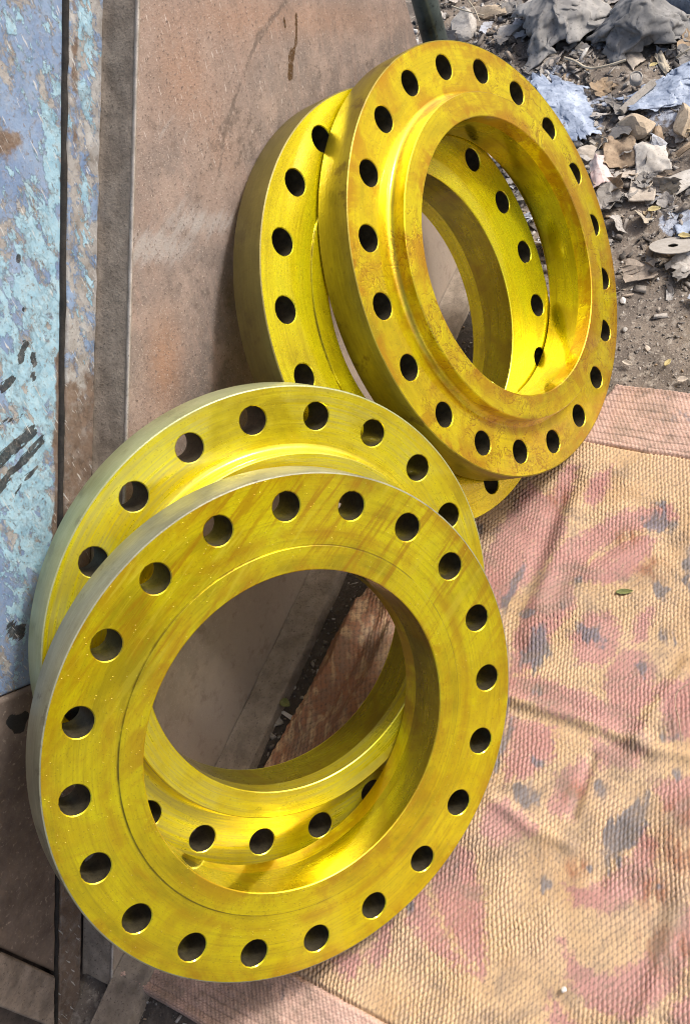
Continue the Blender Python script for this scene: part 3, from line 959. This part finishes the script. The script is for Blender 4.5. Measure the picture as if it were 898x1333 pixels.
def make_flange(center, normal, hole_dir, scale, front, mats, label, hub_label=None):
    nz = Vector(normal).normalized()
    xz = Vector(hole_dir); xz = (xz - nz * xz.dot(nz)).normalized()
    yz = nz.cross(xz)
    o = empty("pipe_flange")
    o.matrix_world = Matrix(((xz.x, yz.x, nz.x, center[0]), (xz.y, yz.y, nz.y, center[1]), (xz.z, yz.z, nz.z, center[2]), (0, 0, 0, 1))) @ Matrix.Scale(scale, 4)
    tag(o, label, "flange", "yellow steel flanges leaning on the plate")
    ymat, rimm, borem = mats
    def part(me, name, mat, loc=(0, 0, 0), flip=False):
        q = bpy.data.objects.new(name, me)
        if not me.materials: me.materials.append(None)
        q.material_slots[0].link = 'OBJECT'; q.material_slots[0].material = mat
        link(q, o)
        q.location = loc
        if flip:
            q.rotation_euler = (math.pi, 0, 0)
            q.location = (0, 0, -TH)
        return q
    part(RING, "drilled_ring", ymat)
    part(RIM, "rim", rimm)
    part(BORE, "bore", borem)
    part(HUB, "hub", ymat, flip=(front != 'hub'))
    part(RF, "raised_face", ymat, flip=(front == 'hub'))
    for k_ in range(20):
        a = 2 * math.pi * k_ / 20
        part(HOLE, "bolt_hole", hole_mat, (R_BC * math.cos(a), R_BC * math.sin(a), 0))
    return o


def flange_mats(i, **kw):
    y = yellow_material("yellow_lacquered_steel_%d" % i, i * 2.3 + 1, **kw)
    return y


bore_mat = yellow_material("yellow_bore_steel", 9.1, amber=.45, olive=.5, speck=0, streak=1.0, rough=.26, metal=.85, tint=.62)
greyrim = rim_material("grey_green_rim", 1.0, (.21, .205, .13), (.36, .36, .24), (.13, .115, .075), .3, .42)
palerim = rim_material("pale_green_rim", 2.2, (.30, .32, .15), (.44, .46, .25), (.22, .22, .12), .3, .38)
brownrim = rim_material("olive_brown_rim", 3.1, (.19, .14, .008), (.33, .27, .014), (.10, .055, .008), .4, .40)
dullrim = rim_material("dull_olive_rim", 4.4, (.13, .105, .025), (.205, .17, .04), (.11, .085, .022), .4, .45)

flA = make_flange([0.0031, -0.2605, 0.3129], [-0.2961, -0.8607, 0.4142], [0.6726, 0.12, 0.7302], .9813, 'face',
                  (flange_mats(1, amber=.36, olive=.26, speck=.6, streak=.8, stroke=.6, edge=.55, metal=.8, hue=(1.0, .98, .8), groove=.55, amb_lo=.49), greyrim, bore_mat),
                  "yellow steel flange with flat face and amber streaks, foremost, standing on the mat")
flB = make_flange([0.122, -0.1822, 0.3108], [-0.2966, -0.8603, 0.4147], [0.6038, 0.1676, 0.7793], .9854, 'hub',
                  (flange_mats(2, amber=.18, olive=.12, speck=.25, streak=1.0, rough=.27, metal=.7, dusty=.45, edge=.12), palerim, bore_mat),
                  "yellow steel flange with pale green rim, directly behind the foremost flange")
flC = make_flange([0.7922, -0.2372, 0.3163], [0.0422, -0.9212, 0.3869], [0.2609, 0.3839, 0.8857], 1.0214, 'hub',
                  (flange_mats(3, amber=.6, olive=.08, speck=.5, crack=.7, streak=.6, edge=.75, metal=.8, hue=(1.0, .94, .7), amb_lo=.46), brownrim, bore_mat),
                  "orange-yellow steel flange with raised hub ring, in front of the upper pair")
flD = make_flange([0.6678, -0.1692, 0.337], [0.0407, -0.9221, 0.3849], [0.177, 0.3857, 0.9055], 1.0091, 'face',
                  (flange_mats(4, amber=.12, olive=.08, speck=.0, streak=.7, rough=.24, metal=.72, groove=.7), dullrim, bore_mat),
                  "bright yellow steel flange with plain face, rearmost, leaning on the rusty plate")

# ------------------------------------------------------------------ rubble and small things
def px_frame(px, py, z):
    c = on_ground(px, py, z)
    return c, on_ground(px + 1, py, z) - c, on_ground(px, py + 1, z) - c


def gz(p):
    return float(ground_height(np.array([p[0]]), np.array([p[1]]))[0])


def solid(o, th):
    md = o.modifiers.new("thickness", 'SOLIDIFY')
    md.thickness = th
    md.offset = 0
    return o


def sheet(name, corners, mat, label, cat, amp=.012, seed=1, lift=.012, n=26, folds=5, th=.0012, tear=.10, curl=0.0, tilt=(0, 0), smooth=False, dome=0.0):
    """crumpled sheet; corners in pixels TL TR BR BL on the ground"""
    r = np.random.default_rng(seed)
    cx = sum(c[0] for c in corners) / 4; cy = sum(c[1] for c in corners) / 4
    base = on_ground(cx, cy, .01); z0 = gz(base)
    C = [on_ground(a, b, z0 + lift) for a, b in corners]
    u, v = np.meshgrid(np.linspace(0, 1, n), np.linspace(0, 1, n), indexing='ij')
    e = np.minimum(np.minimum(u, 1 - u), np.minimum(v, 1 - v))
    uu = u + tear * (fbm(v * 6 + seed, u * 6, seed, 3) - .5) * (.4 + (1 - 2 * e)); vv = v + tear * (fbm(u * 6, v * 6 + seed, seed + 9, 3) - .5) * (.4 + (1 - 2 * e))
    U3, V3 = uu[..., None], vv[..., None]
    P = (C[0] * (1 - U3) + C[1] * U3) * (1 - V3) + (C[3] * (1 - U3) + C[2] * U3) * V3
    h = np.zeros_like(u)
    for i in range(folds):
        a = r.uniform(0, math.pi * 2); d = np.cos(a) * (u - r.uniform(.2, .8)) + np.sin(a) * (v - r.uniform(.2, .8))
        h += r.uniform(.4, 1) * (-np.abs(d) if r.random() < .6 else np.abs(d) * .7)
    h += .5 * (fbm(u * 4 + seed, v * 4, seed + 3, 3) - .5)
    h = (h - h.min()) / (np.ptp(h) + 1e-9)
    P[..., 2] += dome * np.clip(1 - (2 * u - 1) ** 2, 0, 1) * np.clip(1 - (2 * v - 1) ** 2, 0, 1) + amp * h + tilt[0] * (u - .5) + tilt[1] * (v - .5) + curl * ((u - .5) ** 2 + (v - .5) ** 2)
    P[..., 2] -= max(0, P[..., 2].min() - z0 - .002)
    o = grid_obj(name, P - base, mat, None, None, smooth=smooth)
    o.location = base
    solid(o, th)
    return tag(o, label, cat)


def stone(name, px, py, rx, ry, hz, mat, label, cat, seed=1, cuts=16, rot=0.0, sub=3, sink=.3):
    r = np.random.default_rng(seed)
    base = on_ground(px, py, .01); base[2] = gz(base)
    c, a, b = px_frame(px, py, base[2] + hz * .5)
    bm = bmesh.new(); bmesh.ops.create_icosphere(bm, subdivisions=sub, radius=1)
    V_ = np.array([v.co[:] for v in bm.verts])
    for _ in range(cuts):
        d = r.normal(size=3); d /= np.linalg.norm(d); off = r.uniform(.45, .85)
        q = V_ @ d
        V_ -= np.clip(q - off, 0, None)[:, None] * d * .93
    V_ *= 1 + .08 * (fbm(V_[:, 0] * 3 + seed, V_[:, 1] * 3 + V_[:, 2] * 2, seed, 3) - .5)[:, None]
    ca, sa = math.cos(rot), math.sin(rot)
    A = a * ca + b * sa; B = -a * sa + b * ca
    W = V_[:, :1] * A * rx + V_[:, 1:2] * B * ry
    W[:, 2] = V_[:, 2] * hz * .5 + hz * (.5 - sink)
    for v, w_ in zip(bm.verts, W): v.co = w_
    bmesh.ops.recalc_face_normals(bm, faces=bm.faces[:])
    me = bpy.data.meshes.new(name); bm.to_mesh(me); bm.free(); me.materials.append(mat)
    me.polygons.foreach_set("use_smooth", [True] * len(me.polygons)); me.set_sharp_from_angle(angle=math.radians(14))
    o = link(bpy.data.objects.new(name, me)); o.location = base
    return tag(o, label, cat)


def bundle(name, corners, H, mat, label, cat, seed=1, fold_dir=(1, .3), nf=5, n=(90, 70), ridge=.35, fine_fold=.4, warp=2.2):
    cx = sum(c[0] for c in corners) / 4; cy = sum(c[1] for c in corners) / 4
    base = on_ground(cx, cy, .01); base[2] = gz(base)
    C = [on_ground(a, b, base[2]) for a, b in corners]
    u, v = np.meshgrid(np.linspace(0, 1, n[0]), np.linspace(0, 1, n[1]), indexing='ij')
    uu = u + .16 * (fbm(v * 4 + seed, u * 3, seed, 3) - .5); vv = v + .2 * (fbm(u * 4, v * 3 + seed, seed + 5, 3) - .5)
    P = (C[0] * (1 - uu[..., None]) + C[1] * uu[..., None]) * (1 - vv[..., None]) + (C[3] * (1 - uu[..., None]) + C[2] * uu[..., None]) * vv[..., None]
    dome = np.clip(1 - (2 * u - 1) ** 4, 0, 1) ** .5 * np.clip(1 - (2 * v - 1) ** 4, 0, 1) ** .5
    fx, fy = fold_dir
    ph = (-fy * (u - .5) + fx * (v - .5)) * nf + .9 * fbm(u * 2.0 + seed, v * 2.0, seed + 2, 4) * warp
    rid = (1 - np.abs(np.sin(math.pi * ph))) ** 1.3 * 1.5
    rid2 = 1 - np.abs(np.sin(math.pi * (ph * 2.3 + 2 * fbm(u * 5, v * 5 + seed, seed + 4, 2)))) ** .8
    z = dome * (H * (.55 + .5 * (fbm(u * 2.2, v * 2.2 + seed, seed + 7, 2) - .5)) + H * ridge * (rid - .4) + H * ridge * fine_fold * (rid2 - .4)) - .012 * (1 - dome)
    P[..., 2] = base[2] + z
    o = grid_obj(name, P - base, mat); o.location = base
    return tag(o, label, cat)


def tube(name, pts, rad, mat, label, cat, seg=7, taper=0.0):
    pts = [np.array(p, float) for p in pts]
    # smooth
    for _ in range(2):
        q = [pts[0]]
        for a, b in zip(pts[:-1], pts[1:]): q += [a * .75 + b * .25, a * .25 + b * .75]
        q.append(pts[-1]); pts = q
    base = pts[0].copy()
    V_ = []; F_ = []
    for i, p in enumerate(pts):
        d = pts[min(i + 1, len(pts) - 1)] - pts[max(i - 1, 0)]; d /= np.linalg.norm(d) + 1e-9
        a = np.cross(d, (0, 0, 1.)); a = a / (np.linalg.norm(a) + 1e-9) if np.linalg.norm(a) > 1e-4 else np.array((1., 0, 0)); b = np.cross(d, a)
        rr = rad * (1 - taper * i / len(pts))
        for k_ in range(seg):
            t = 2 * math.pi * k_ / seg; V_.append(p - base + rr * (math.cos(t) * a + math.sin(t) * b))
    for i in range(len(pts) - 1):
        for k_ in range(seg): F_.append((i * seg + k_, i * seg + (k_ + 1) % seg, (i + 1) * seg + (k_ + 1) % seg, (i + 1) * seg + k_))
    F_.append(tuple(range(seg))[::-1]); F_.append(tuple((len(pts) - 1) * seg + k_ for k_ in range(seg)))
    o = mesh_obj(name, V_, F_, mat, None, True, 50); o.location = base
    return tag(o, label, cat)


def leaf(name, px, py, L, W, ang, mat, label, z=None, cat="leaf", curl=.25, seed=1):
    """leaf of length L, width W (metres); ang is the direction in the picture"""
    base = on_ground(px, py, .005)
    base[2] = (gz(base) + .006) if z is None else z
    c, a, b = px_frame(px, py, base[2]); a /= np.linalg.norm(a); b /= np.linalg.norm(b)
    d = a * math.cos(ang) + b * math.sin(ang); e_ = np.cross((0, 0, 1.), d)
    u, v = np.meshgrid(np.linspace(-1, 1, 17), np.linspace(-1, 1, 9), indexing='ij')
    wid = np.clip(1 - np.abs(u) ** 2.2, 0, 1) ** .8 * (1 - .25 * u) * W / 2
    P = d * (u * L / 2)[..., None] + e_ * (v * wid)[..., None]
    P[..., 2] += np.abs(v) * wid * .5 + curl * L * (u * .5) ** 2 + .0015 * (fbm(u * 3 + seed, v * 3, seed, 2) - .5) + .002
    o = grid_obj(name, P, mat); o.location = base
    solid(o, .0006)
    return tag(o, label, cat)


m_paper = simple_mat("dirty_white_paper", (.46, .42, .37), (.62, .59, .54), 40, .85, .3, .002)
m_card = simple_mat("pale_cardboard", (.42, .36, .29), (.58, .51, .43), 45, .9, .3, .002)
m_beige = simple_mat("beige_stone", (.38, .30, .21), (.56, .46, .34), 30, .9, .7, .004)
m_greyst = simple_mat("light_grey_stone", (.33, .31, .285), (.50, .47, .43), 30, .9, .7, .004)
m_brownp = simple_mat("brown_crumpled_paper", (.24, .17, .11), (.42, .32, .22), 40, .85, .5, .003)
m_cloth = simple_mat("grey_dusty_cloth", (.19, .185, .18), (.34, .33, .315), 18, .85, .5, .002)
m_cloth2 = simple_mat("dark_grey_cloth", (.14, .14, .14), (.27, .265, .26), 22, .8, .5, .002)
m_pinkp = simple_mat("pink_white_plastic", (.52, .36, .33), (.66, .62, .60), 30, .4, .3, .002)
m_film = simple_mat("blue_white_plastic_film", (.20, .25, .35), (.46, .53, .65), 34, .6, .5, .003)
m_leafy = simple_mat("dry_yellow_leaf", (.42, .33, .13), (.58, .50, .26), 60, .7, .3, .001)
m_leafg = simple_mat("green_leaf", (.13, .15, .045), (.24, .25, .09), 60, .55, .3, .001)
m_straw = simple_mat("pale_straw", (.40, .34, .25), (.55, .49, .38), 60, .8, .3, .001)
m_wood = simple_mat("grey_wood", (.26, .235, .20), (.40, .37, .33), 50, .85, .5, .002)
m_washer = simple_mat("dusty_steel_disc", (.36, .33, .29), (.47, .44, .40), 60, .7, .3, .001, .2)
m_dark = simple_mat("dark_scrap", (.03, .03, .032), (.09, .085, .08), 40, .6, .5, .002)
m_white = simple_mat("white_chip", (.60, .57, .53), (.75, .72, .69), 60, .7, .2, .001)
m_blacksheet = simple_mat("blue_grey_cloth", (.12, .15, .20), (.26, .31, .38), 25, .7, .5, .002)

sheet("crumpled_cloth", [(674, 30), (772, -8), (796, 46), (692, 96)], m_cloth, "large grey crumpled cloth lying on the rubble near the top", "cloth", .075, 3, .0, 90, 15, .003, .30, smooth=True, dome=.03)
sheet("crumpled_cloth", [(776, 44), (880, 6), (902, 60), (790, 92)], m_cloth2, "dark grey folded cloth on the rubble, right of the larger cloth", "cloth", .070, 8, .0, 90, 15, .003, .30, smooth=True, dome=.03)
bundle("cloth_scrap", [(845, -14), (915, -20), (915, 28), (862, 26)], .060, m_blacksheet, "blue-grey cloth scrap at the top right corner", "cloth", 14, (1, .6), 3, (50, 40))
sheet("plastic_film", [(690, 100), (762, 112), (780, 178), (720, 190)], m_film, "pale blue plastic film on the ground beside the orange-yellow flange", "plastic film", .030, 17, .002, 60, 14, .0008, .25)
sheet("plastic_film", [(806, 126), (905, 92), (915, 142), (826, 160)], m_film, "pale blue plastic film on the ground above the beige stone", "plastic film", .032, 19, .002, 60, 14, .0008, .25)
stone("pale_lump", 600, 33, 21, 22, .055, m_greyst, "pale grey lump of rubble beside the dark pipe", "stone", 4, 10)
stone("slab_stone", 661, 45, 22, 10, .035, m_greyst, "elongated light grey stone above the orange-yellow flange", "stone", 6, 14, -.35)
stone("rubble_stone", 640, 12, 24, 11, .035, m_beige, "flat pale stone at the top edge beside the grey cloth", "stone", 11, 14, .1)
stone("rubble_stone", 697, 12, 18, 12, .035, m_greyst, "small grey stone at the top edge, left end of the large cloth", "stone", 12, 14, .4)
stone("beige_stone", 829, 173, 29, 21, .050, m_beige, "beige stone lump below the blue film, right of the flange", "stone", 21, 12)
stone("beige_block", 893, 168, 15, 32, .055, m_beige, "tall beige block cut by the right edge of the picture", "stone", 23, 10, .35)
stone("brown_stone", 857, 182, 9, 14, .030, m_brownp, "small brown pitted stone touching the beige lump", "stone", 25, 18)
sheet("crumpled_paper", [(782, 188), (826, 183), (830, 214), (786, 222)], m_brownp, "brown crumpled paper left of the white scrap", "paper", .022, 31, .006, 22, 8)
sheet("paper_scrap", [(826, 194), (862, 186), (874, 222), (828, 226)], m_paper, "white folded paper scrap below the beige stone", "paper", .026, 33, .010, 22, 4)
sheet("card_scrap", [(820, 228), (854, 230), (850, 257), (816, 256)], m_card, "pale square of card below the folded paper scrap", "card", .006, 35, .016, 16, 2, .0018, .04)
sheet("card_scrap", [(854, 231), (905, 211), (908, 228), (879, 246)], m_paper, "white card strip reaching the right edge of the picture", "card", .008, 37, .018, 16, 2, .0018, .05)
sheet("plastic_scrap", [(766, 214), (786, 207), (799, 236), (772, 250)], m_pinkp, "pink and white crumpled plastic touching the flange's right side", "plastic", .022, 39, .006, 22, 7)
sheet("card_scrap", [(800, 222), (828, 218), (829, 227), (805, 229)], m_card, "thin beige card sliver left of the square card", "card", .004, 41, .010, 12, 1)
sheet("wrapper", [(805, 61), (822, 53), (839, 68), (822, 83)], m_card, "cream torn wrapper lying below the dark grey cloth", "wrapper", .012, 43, .020, 18, 4)
sheet("wrapper", [(850, 68), (862, 66), (873, 84), (866, 95)], m_straw, "narrow pale husk right of the cream wrapper", "husk", .014, 45, .016, 16, 3)
sheet("wrapper", [(858, 96), (876, 92), (880, 106), (866, 108)], m_card, "small cream scrap above the right blue film", "scrap", .010, 47, .014, 14, 3)
sheet("metal_scrap", [(876, 287), (905, 280), (908, 300), (880, 300)], m_film, "blue-white flat scrap above the washer at the right edge", "scrap", .004, 49, .014, 12, 1, .002, .05)
sheet("crumpled_paper", [(744, 196), (782, 186), (788, 206), (760, 214)], m_card, "pale torn paper touching the flange above the pink plastic", "paper", .012, 51, .006, 18, 4)
stick0 = on_ground(808, 146, .03); stick1 = on_ground(850, 108, .035)
tube("flat_stick", [stick0, (stick0 + stick1) / 2 + np.array((0, 0, .002)), stick1], .0085, m_wood, "grey stick lying across the rubble above the beige stone", "stick", 6)
tube("string", [on_ground(734, 75, .045), on_ground(748, 79, .045), on_ground(764, 90, .03), on_ground(790, 86, .035), on_ground(814, 78, .04)], .0028, m_straw, "pale string curving below the grey cloths", "string")
tube("twig", [on_ground(588, 8, .03), on_ground(604, 14, .05), on_ground(630, 20, .05)], .0022, m_straw, "thin pale twig at the top, left of the slab stone", "twig", 6, .5)
tube("twig", [on_ground(606, -4, .04), on_ground(618, 12, .055), on_ground(624, 28, .05)], .0020, m_straw, "thin pale twig crossing another at the top", "twig", 6, .5)
tube("twig", [on_ground(880, 75, .03), on_ground(890, 68, .045), on_ground(905, 58, .05)], .0026, m_straw, "straw sticking out at the right edge below the dark cloth", "twig", 6, .3)
tube("wood_strip", [on_ground(880, 202, .02), on_ground(892, 192, .03), on_ground(906, 184, .03)], .006, m_brownp, "dark brown wood strip under the tall beige block", "wood strip", 6)
cp = on_ground(827, 103, .03)
cap = lathe_z("bottle_cap", [(.0001, .012), (.008, .012), (.0095, .011), (.011, .014), (.0125, .013), (.013, 0), (.0125, -.004)], (0, 0, 0), m_greyst, None, 24, 35)
cap.location = (cp[0], cp[1], .028); cap.rotation_euler = (.25, -.35, 0)
tag(cap, "round grey cap lying above the stick in the rubble", "cap")
wp = on_ground(875, 318, .01)
wash = lathe_z("washer", [(.0092, 0), (.0092, .0013), (.0096, .0016), (.0416, .0016), (.0420, .0013), (.0420, 0), (.0416, -.0003), (.0096, -.0003), (.0092, 0)], (0, 0, 0), m_washer, None, 56, 35)
_, wa, wb = px_frame(875, 318, .01); wa /= np.linalg.norm(wa)
wash.matrix_world = Matrix.Translation((wp[0], wp[1], gz(wp) + .022)) @ Matrix.Rotation(math.radians(-24), 4, Vector(wa))
tag(wash, "flat steel washer with small centre hole lying on soil at the right", "washer")
stone("dirt_clod", 868, 316, 16, 6, .022, m_brownp, "brown clod supporting the washer", "clod", 77, 10)
leaf("dry_leaf", 851, 273, .026, .014, -.25, m_leafy, "dry yellow-green leaf between the card square and the washer")
leaf("dry_leaf", 852, 108, .020, .012, -.6, m_leafy, "yellow leaf at the upper end of the grey stick", .045)
leaf("dry_leaf", 747, 28, .018, .012, 1.3, m_leafy, "small pale leaf on the large grey cloth", .075)
leaf("dry_leaf", 890, 302, .024, .012, .1, m_leafy, "yellow leaf half under the blue-white scrap")
stone("pebble", 822, 333, 5, 5, .010, m_leafy, "yellowish pebble on the soil left of the washer", "pebble", 81, 8, 0, 2)
stone("pebble", 809, 378, 5, 5, .008, m_white, "white pebble close to the flange's right edge", "pebble", 82, 8, 0, 2)
stone("pebble", 840, 441, 5, 4, .007, m_card, "small cream pebble on bare soil, middle right", "pebble", 83, 8, 0, 2)
stone("pebble", 810, 417, 5, 4, .008, m_greyst, "grey-white pebble beside the flange, below the white one", "pebble", 84, 8, 0, 2)
leaf("leaf_chip", 815, 467, .020, .009, .5, m_card, "pale oval leaf chip on the soil above the mat border")
leaf("leaf_chip", 868, 466, .018, .009, -1.0, m_leafy, "small yellow leaf chip standing on the soil, right")
leaf("leaf_chip", 887, 488, .018, .012, -.3, m_card, "pale chip on the soil near the mat's far border")
# on the mat
leaf("green_leaf", 812, 769, .026, .009, -.08, m_leafg, "small green leaf lying on the woven mat", -.001)
stone("white_crumb", 733, 1288, 4, 5, .005, m_white, "small white crumb on the mat near the bottom edge", "crumb", 91, 8, 0, 2, .0)
bpy.data.objects["white_crumb"].location.z = .004
tube("thread", [on_ground(898, 889, .010), on_ground(884, 896, .010), on_ground(876, 910, .009), on_ground(884, 940, .010), on_ground(886, 968, .010)], .0007, m_brownp, "thin brown thread on the mat at the right edge", "thread", 5)
# between the plate and the mat
leaf("green_leaf", 372, 916, .018, .012, .6, m_leafg, "small green leaf in the dark gap between plate and mat", .004)
sheet("pale_chip", [(362, 924), (367, 922), (384, 932), (380, 937)], m_white, "white splinter in the gap between plate and mat", "splinter", .003, 55, .014, 8, 1)
sheet("grey_chip", [(347, 936), (362, 930), (368, 940), (352, 946)], m_wood, "grey flat chip beside the white splinter", "chip", .004, 57, .010, 8, 1)
stone("white_crumb", 232, 1331, 6, 5, .010, m_white, "white crumb at the mat's near border, bottom", "crumb", 93, 8, 0, 2)
cr = on_wall(67, 1266, YB - .014)


def rubble_bits(name, n, region, size, seed, mat, flat=.45, dens=None):
    """many chips and pebbles nobody could count: one mesh"""
    r = np.random.default_rng(seed)
    ico = np.array([(-1, -1, -1), (1, -1, -1), (1, 1, -1), (-1, 1, -1), (-1, -1, 1), (1, -1, 1), (1, 1, 1), (-1, 1, 1)]) * .62
    fc = np.array([(0, 3, 2), (0, 2, 1), (4, 5, 6), (4, 6, 7), (0, 1, 5), (0, 5, 4), (1, 2, 6), (1, 6, 5), (2, 3, 7), (2, 7, 6), (3, 0, 4), (3, 4, 7)])
    xs_ = r.uniform(region[0], region[1], n * 3); ys_ = r.uniform(region[2], region[3], n * 3)
    keep = np.ones(n * 3, bool) if dens is None else r.random(n * 3) < dens(xs_, ys_)
    xs_ = xs_[keep][:n]; ys_ = ys_[keep][:n]; n = len(xs_)
    zs_ = ground_height(xs_, ys_)
    sz = size[0] * (size[1] / size[0]) ** (r.random(n) ** 2.2)
    V_ = np.empty((n, 8, 3)); tone = np.empty((n, 8))
    for i in range(n):
        a = ico * (1 + r.uniform(-.5, .5, (8, 3))) * np.array((r.uniform(.6, 2.0), r.uniform(.25, 1), (r.uniform(.06, .14) if r.random() < .5 else r.uniform(.3, .9)) * flat * 2))
        q = r.uniform(0, 2 * math.pi); c, s_2 = math.cos(q), math.sin(q)
        tl = r.normal(0, .6)
        a = a @ np.array(((c, s_2, 0), (-s_2, c, 0), (0, 0, 1))) @ np.array(((1, 0, 0), (0, math.cos(tl), math.sin(tl)), (0, -math.sin(tl), math.cos(tl))))
        V_[i] = a * sz[i] + (xs_[i], ys_[i], zs_[i] + sz[i] * .2)
        tone[i] = r.random()
    F_ = (fc[None] + 8 * np.arange(n)[:, None, None]).reshape(-1, 3)
    me = bpy.data.meshes.new(name)
    me.vertices.add(n * 8); me.vertices.foreach_set("co", V_.reshape(-1).astype(np.float32))
    me.loops.add(len(F_) * 3); me.loops.foreach_set("vertex_index", F_.reshape(-1).astype(np.int32))
    me.polygons.add(len(F_)); me.polygons.foreach_set("loop_start", (np.arange(len(F_)) * 3).astype(np.int32))
    at_ = me.attributes.new("tone", 'FLOAT', 'POINT'); at_.data.foreach_set("value", tone.reshape(-1).astype(np.float32))
    me.update(calc_edges=True); me.validate(); me.materials.append(mat)
    return link(bpy.data.objects.new(name, me))


t = NT("mixed_rubble_bits")
_c = t.ramp(t.attr("tone"), [(0, (.05, .045, .04)), (.25, (.10, .088, .078)), (.45, (.185, .16, .138)), (.6, (.29, .262, .235)), (.78, (.41, .38, .345)), (.88, (.30, .215, .135)), (.94, (.54, .52, .49)), (1.0, (.62, .60, .58))])
_c = t.mix(t.math('MULTIPLY', t.step(t.noise(t.coord(), 120, 4), .45, .7), .5), _c, (.26, .225, .19))
m_bits = t.out(_c, .88, 0.0, t.bump(t.noise(t.coord(), 200, 3), .5, .002))


def d_rub(x, y):
    return np.clip((x - 1.02) / .22, 0.02, 1) * np.clip((fbm(x * 7, y * 7, 201, 3) - .28) * 3, .15, 1)


rb = rubble_bits("rubble_chips", 14000, (.98, 2.1, -.75, .42), (.0025, .015), 5, m_bits, .36, d_rub)
tag(rb, "loose chips and gravel strewn over the soil", "rubble", kind="stuff")
rb2 = rubble_bits("soil_grit", 2600, (.80, 1.15, -.75, .0), (.0012, .0045), 6, m_bits, .5)
tag(rb2, "fine grit on the bare soil beside the mat", "grit", kind="stuff")
rb3 = rubble_bits("gap_grit", 900, (-.45, .85, -.11, -.035), (.0015, .006), 9, m_bits, .5)
tag(rb3, "fine grit in the gap between plate and mat", "grit", kind="stuff")


def litter(name, n, region, size, seed, mat):
    """crumpled scraps of paper, leaf and plastic nobody could count: one mesh"""
    r = np.random.default_rng(seed)
    g = 7
    u, v = np.meshgrid(np.linspace(-1, 1, g), np.linspace(-1, 1, g), indexing='ij')
    idx = np.arange(g * g).reshape(g, g)
    q = np.stack([idx[:-1, :-1], idx[1:, :-1], idx[1:, 1:], idx[:-1, 1:]], -1).reshape(-1, 4)
    Vs = []; Fs = []; Ts = []
    for i in range(n):
        x, y = r.uniform(region[0], region[1]), r.uniform(region[2], region[3])
        if r.random() > float(d_rub(np.array([x]), np.array([y]))[0]) + .1: continue
        sz = size[0] * (size[1] / size[0]) ** (r.random() ** 1.7)
        asp = r.uniform(.35, 1.0)
        h = np.zeros_like(u)
        for _ in range(r.integers(2, 6)):
            a = r.uniform(0, 2 * math.pi); d = np.cos(a) * (u - r.uniform(-.6, .6)) + np.sin(a) * (v - r.uniform(-.6, .6))
            h += r.uniform(.1, .5) * np.abs(d) * (1 if r.random() < .6 else -1)
        P = np.stack([u * sz + r.normal(0, .12 * sz, u.shape), v * sz * asp + r.normal(0, .10 * sz, u.shape), h * sz * .8], -1)
        a = r.uniform(0, 2 * math.pi); b = r.normal(0, .45)
        Rz = np.array(((math.cos(a), -math.sin(a), 0), (math.sin(a), math.cos(a), 0), (0, 0, 1))); Rx = np.array(((1, 0, 0), (0, math.cos(b), -math.sin(b)), (0, math.sin(b), math.cos(b))))
        P = P @ Rx.T @ Rz.T
        P[..., 2] += -P[..., 2].min() + float(ground_height(np.array([x]), np.array([y]))[0]) + r.uniform(0, .006)
        P[..., 0] += x; P[..., 1] += y
        Fs.append(q + len(Vs) * g * g); Vs.append(P.reshape(-1, 3)); Ts.append(np.full(g * g, r.random()))
    o = mesh_obj(name, np.concatenate(Vs), np.concatenate(Fs), mat, None, False)
    at_ = o.data.attributes.new("tone", 'FLOAT', 'POINT'); at_.data.foreach_set("value", np.concatenate(Ts).astype(np.float32))
    solid(o, .0009)
    return o


t = NT("mixed_litter")
_c = t.ramp(t.attr("tone"), [(0, (.10, .095, .095)), (.2, (.22, .21, .20)), (.42, (.33, .305, .275)), (.58, (.48, .455, .425)), (.70, (.29, .205, .13)), (.80, (.42, .34, .215)), (.9, (.34, .385, .47)), (1.0, (.60, .585, .565))])
_c = t.mix(t.math('MULTIPLY', t.step(t.noise(t.coord(), 90, 5, .7), .45, .66), .6), _c, (.17, .145, .12))
m_litter = t.out(_c, .8, 0.0, t.bump(t.noise(t.coord(), 220, 3), .4, .002))
lt = litter("litter_scraps", 1500, (1.04, 2.05, -.72, .40), (.006, .030), 12, m_litter)
tag(lt, "small crumpled scraps of paper and dry leaves mixed into the rubble", "litter", kind="stuff")
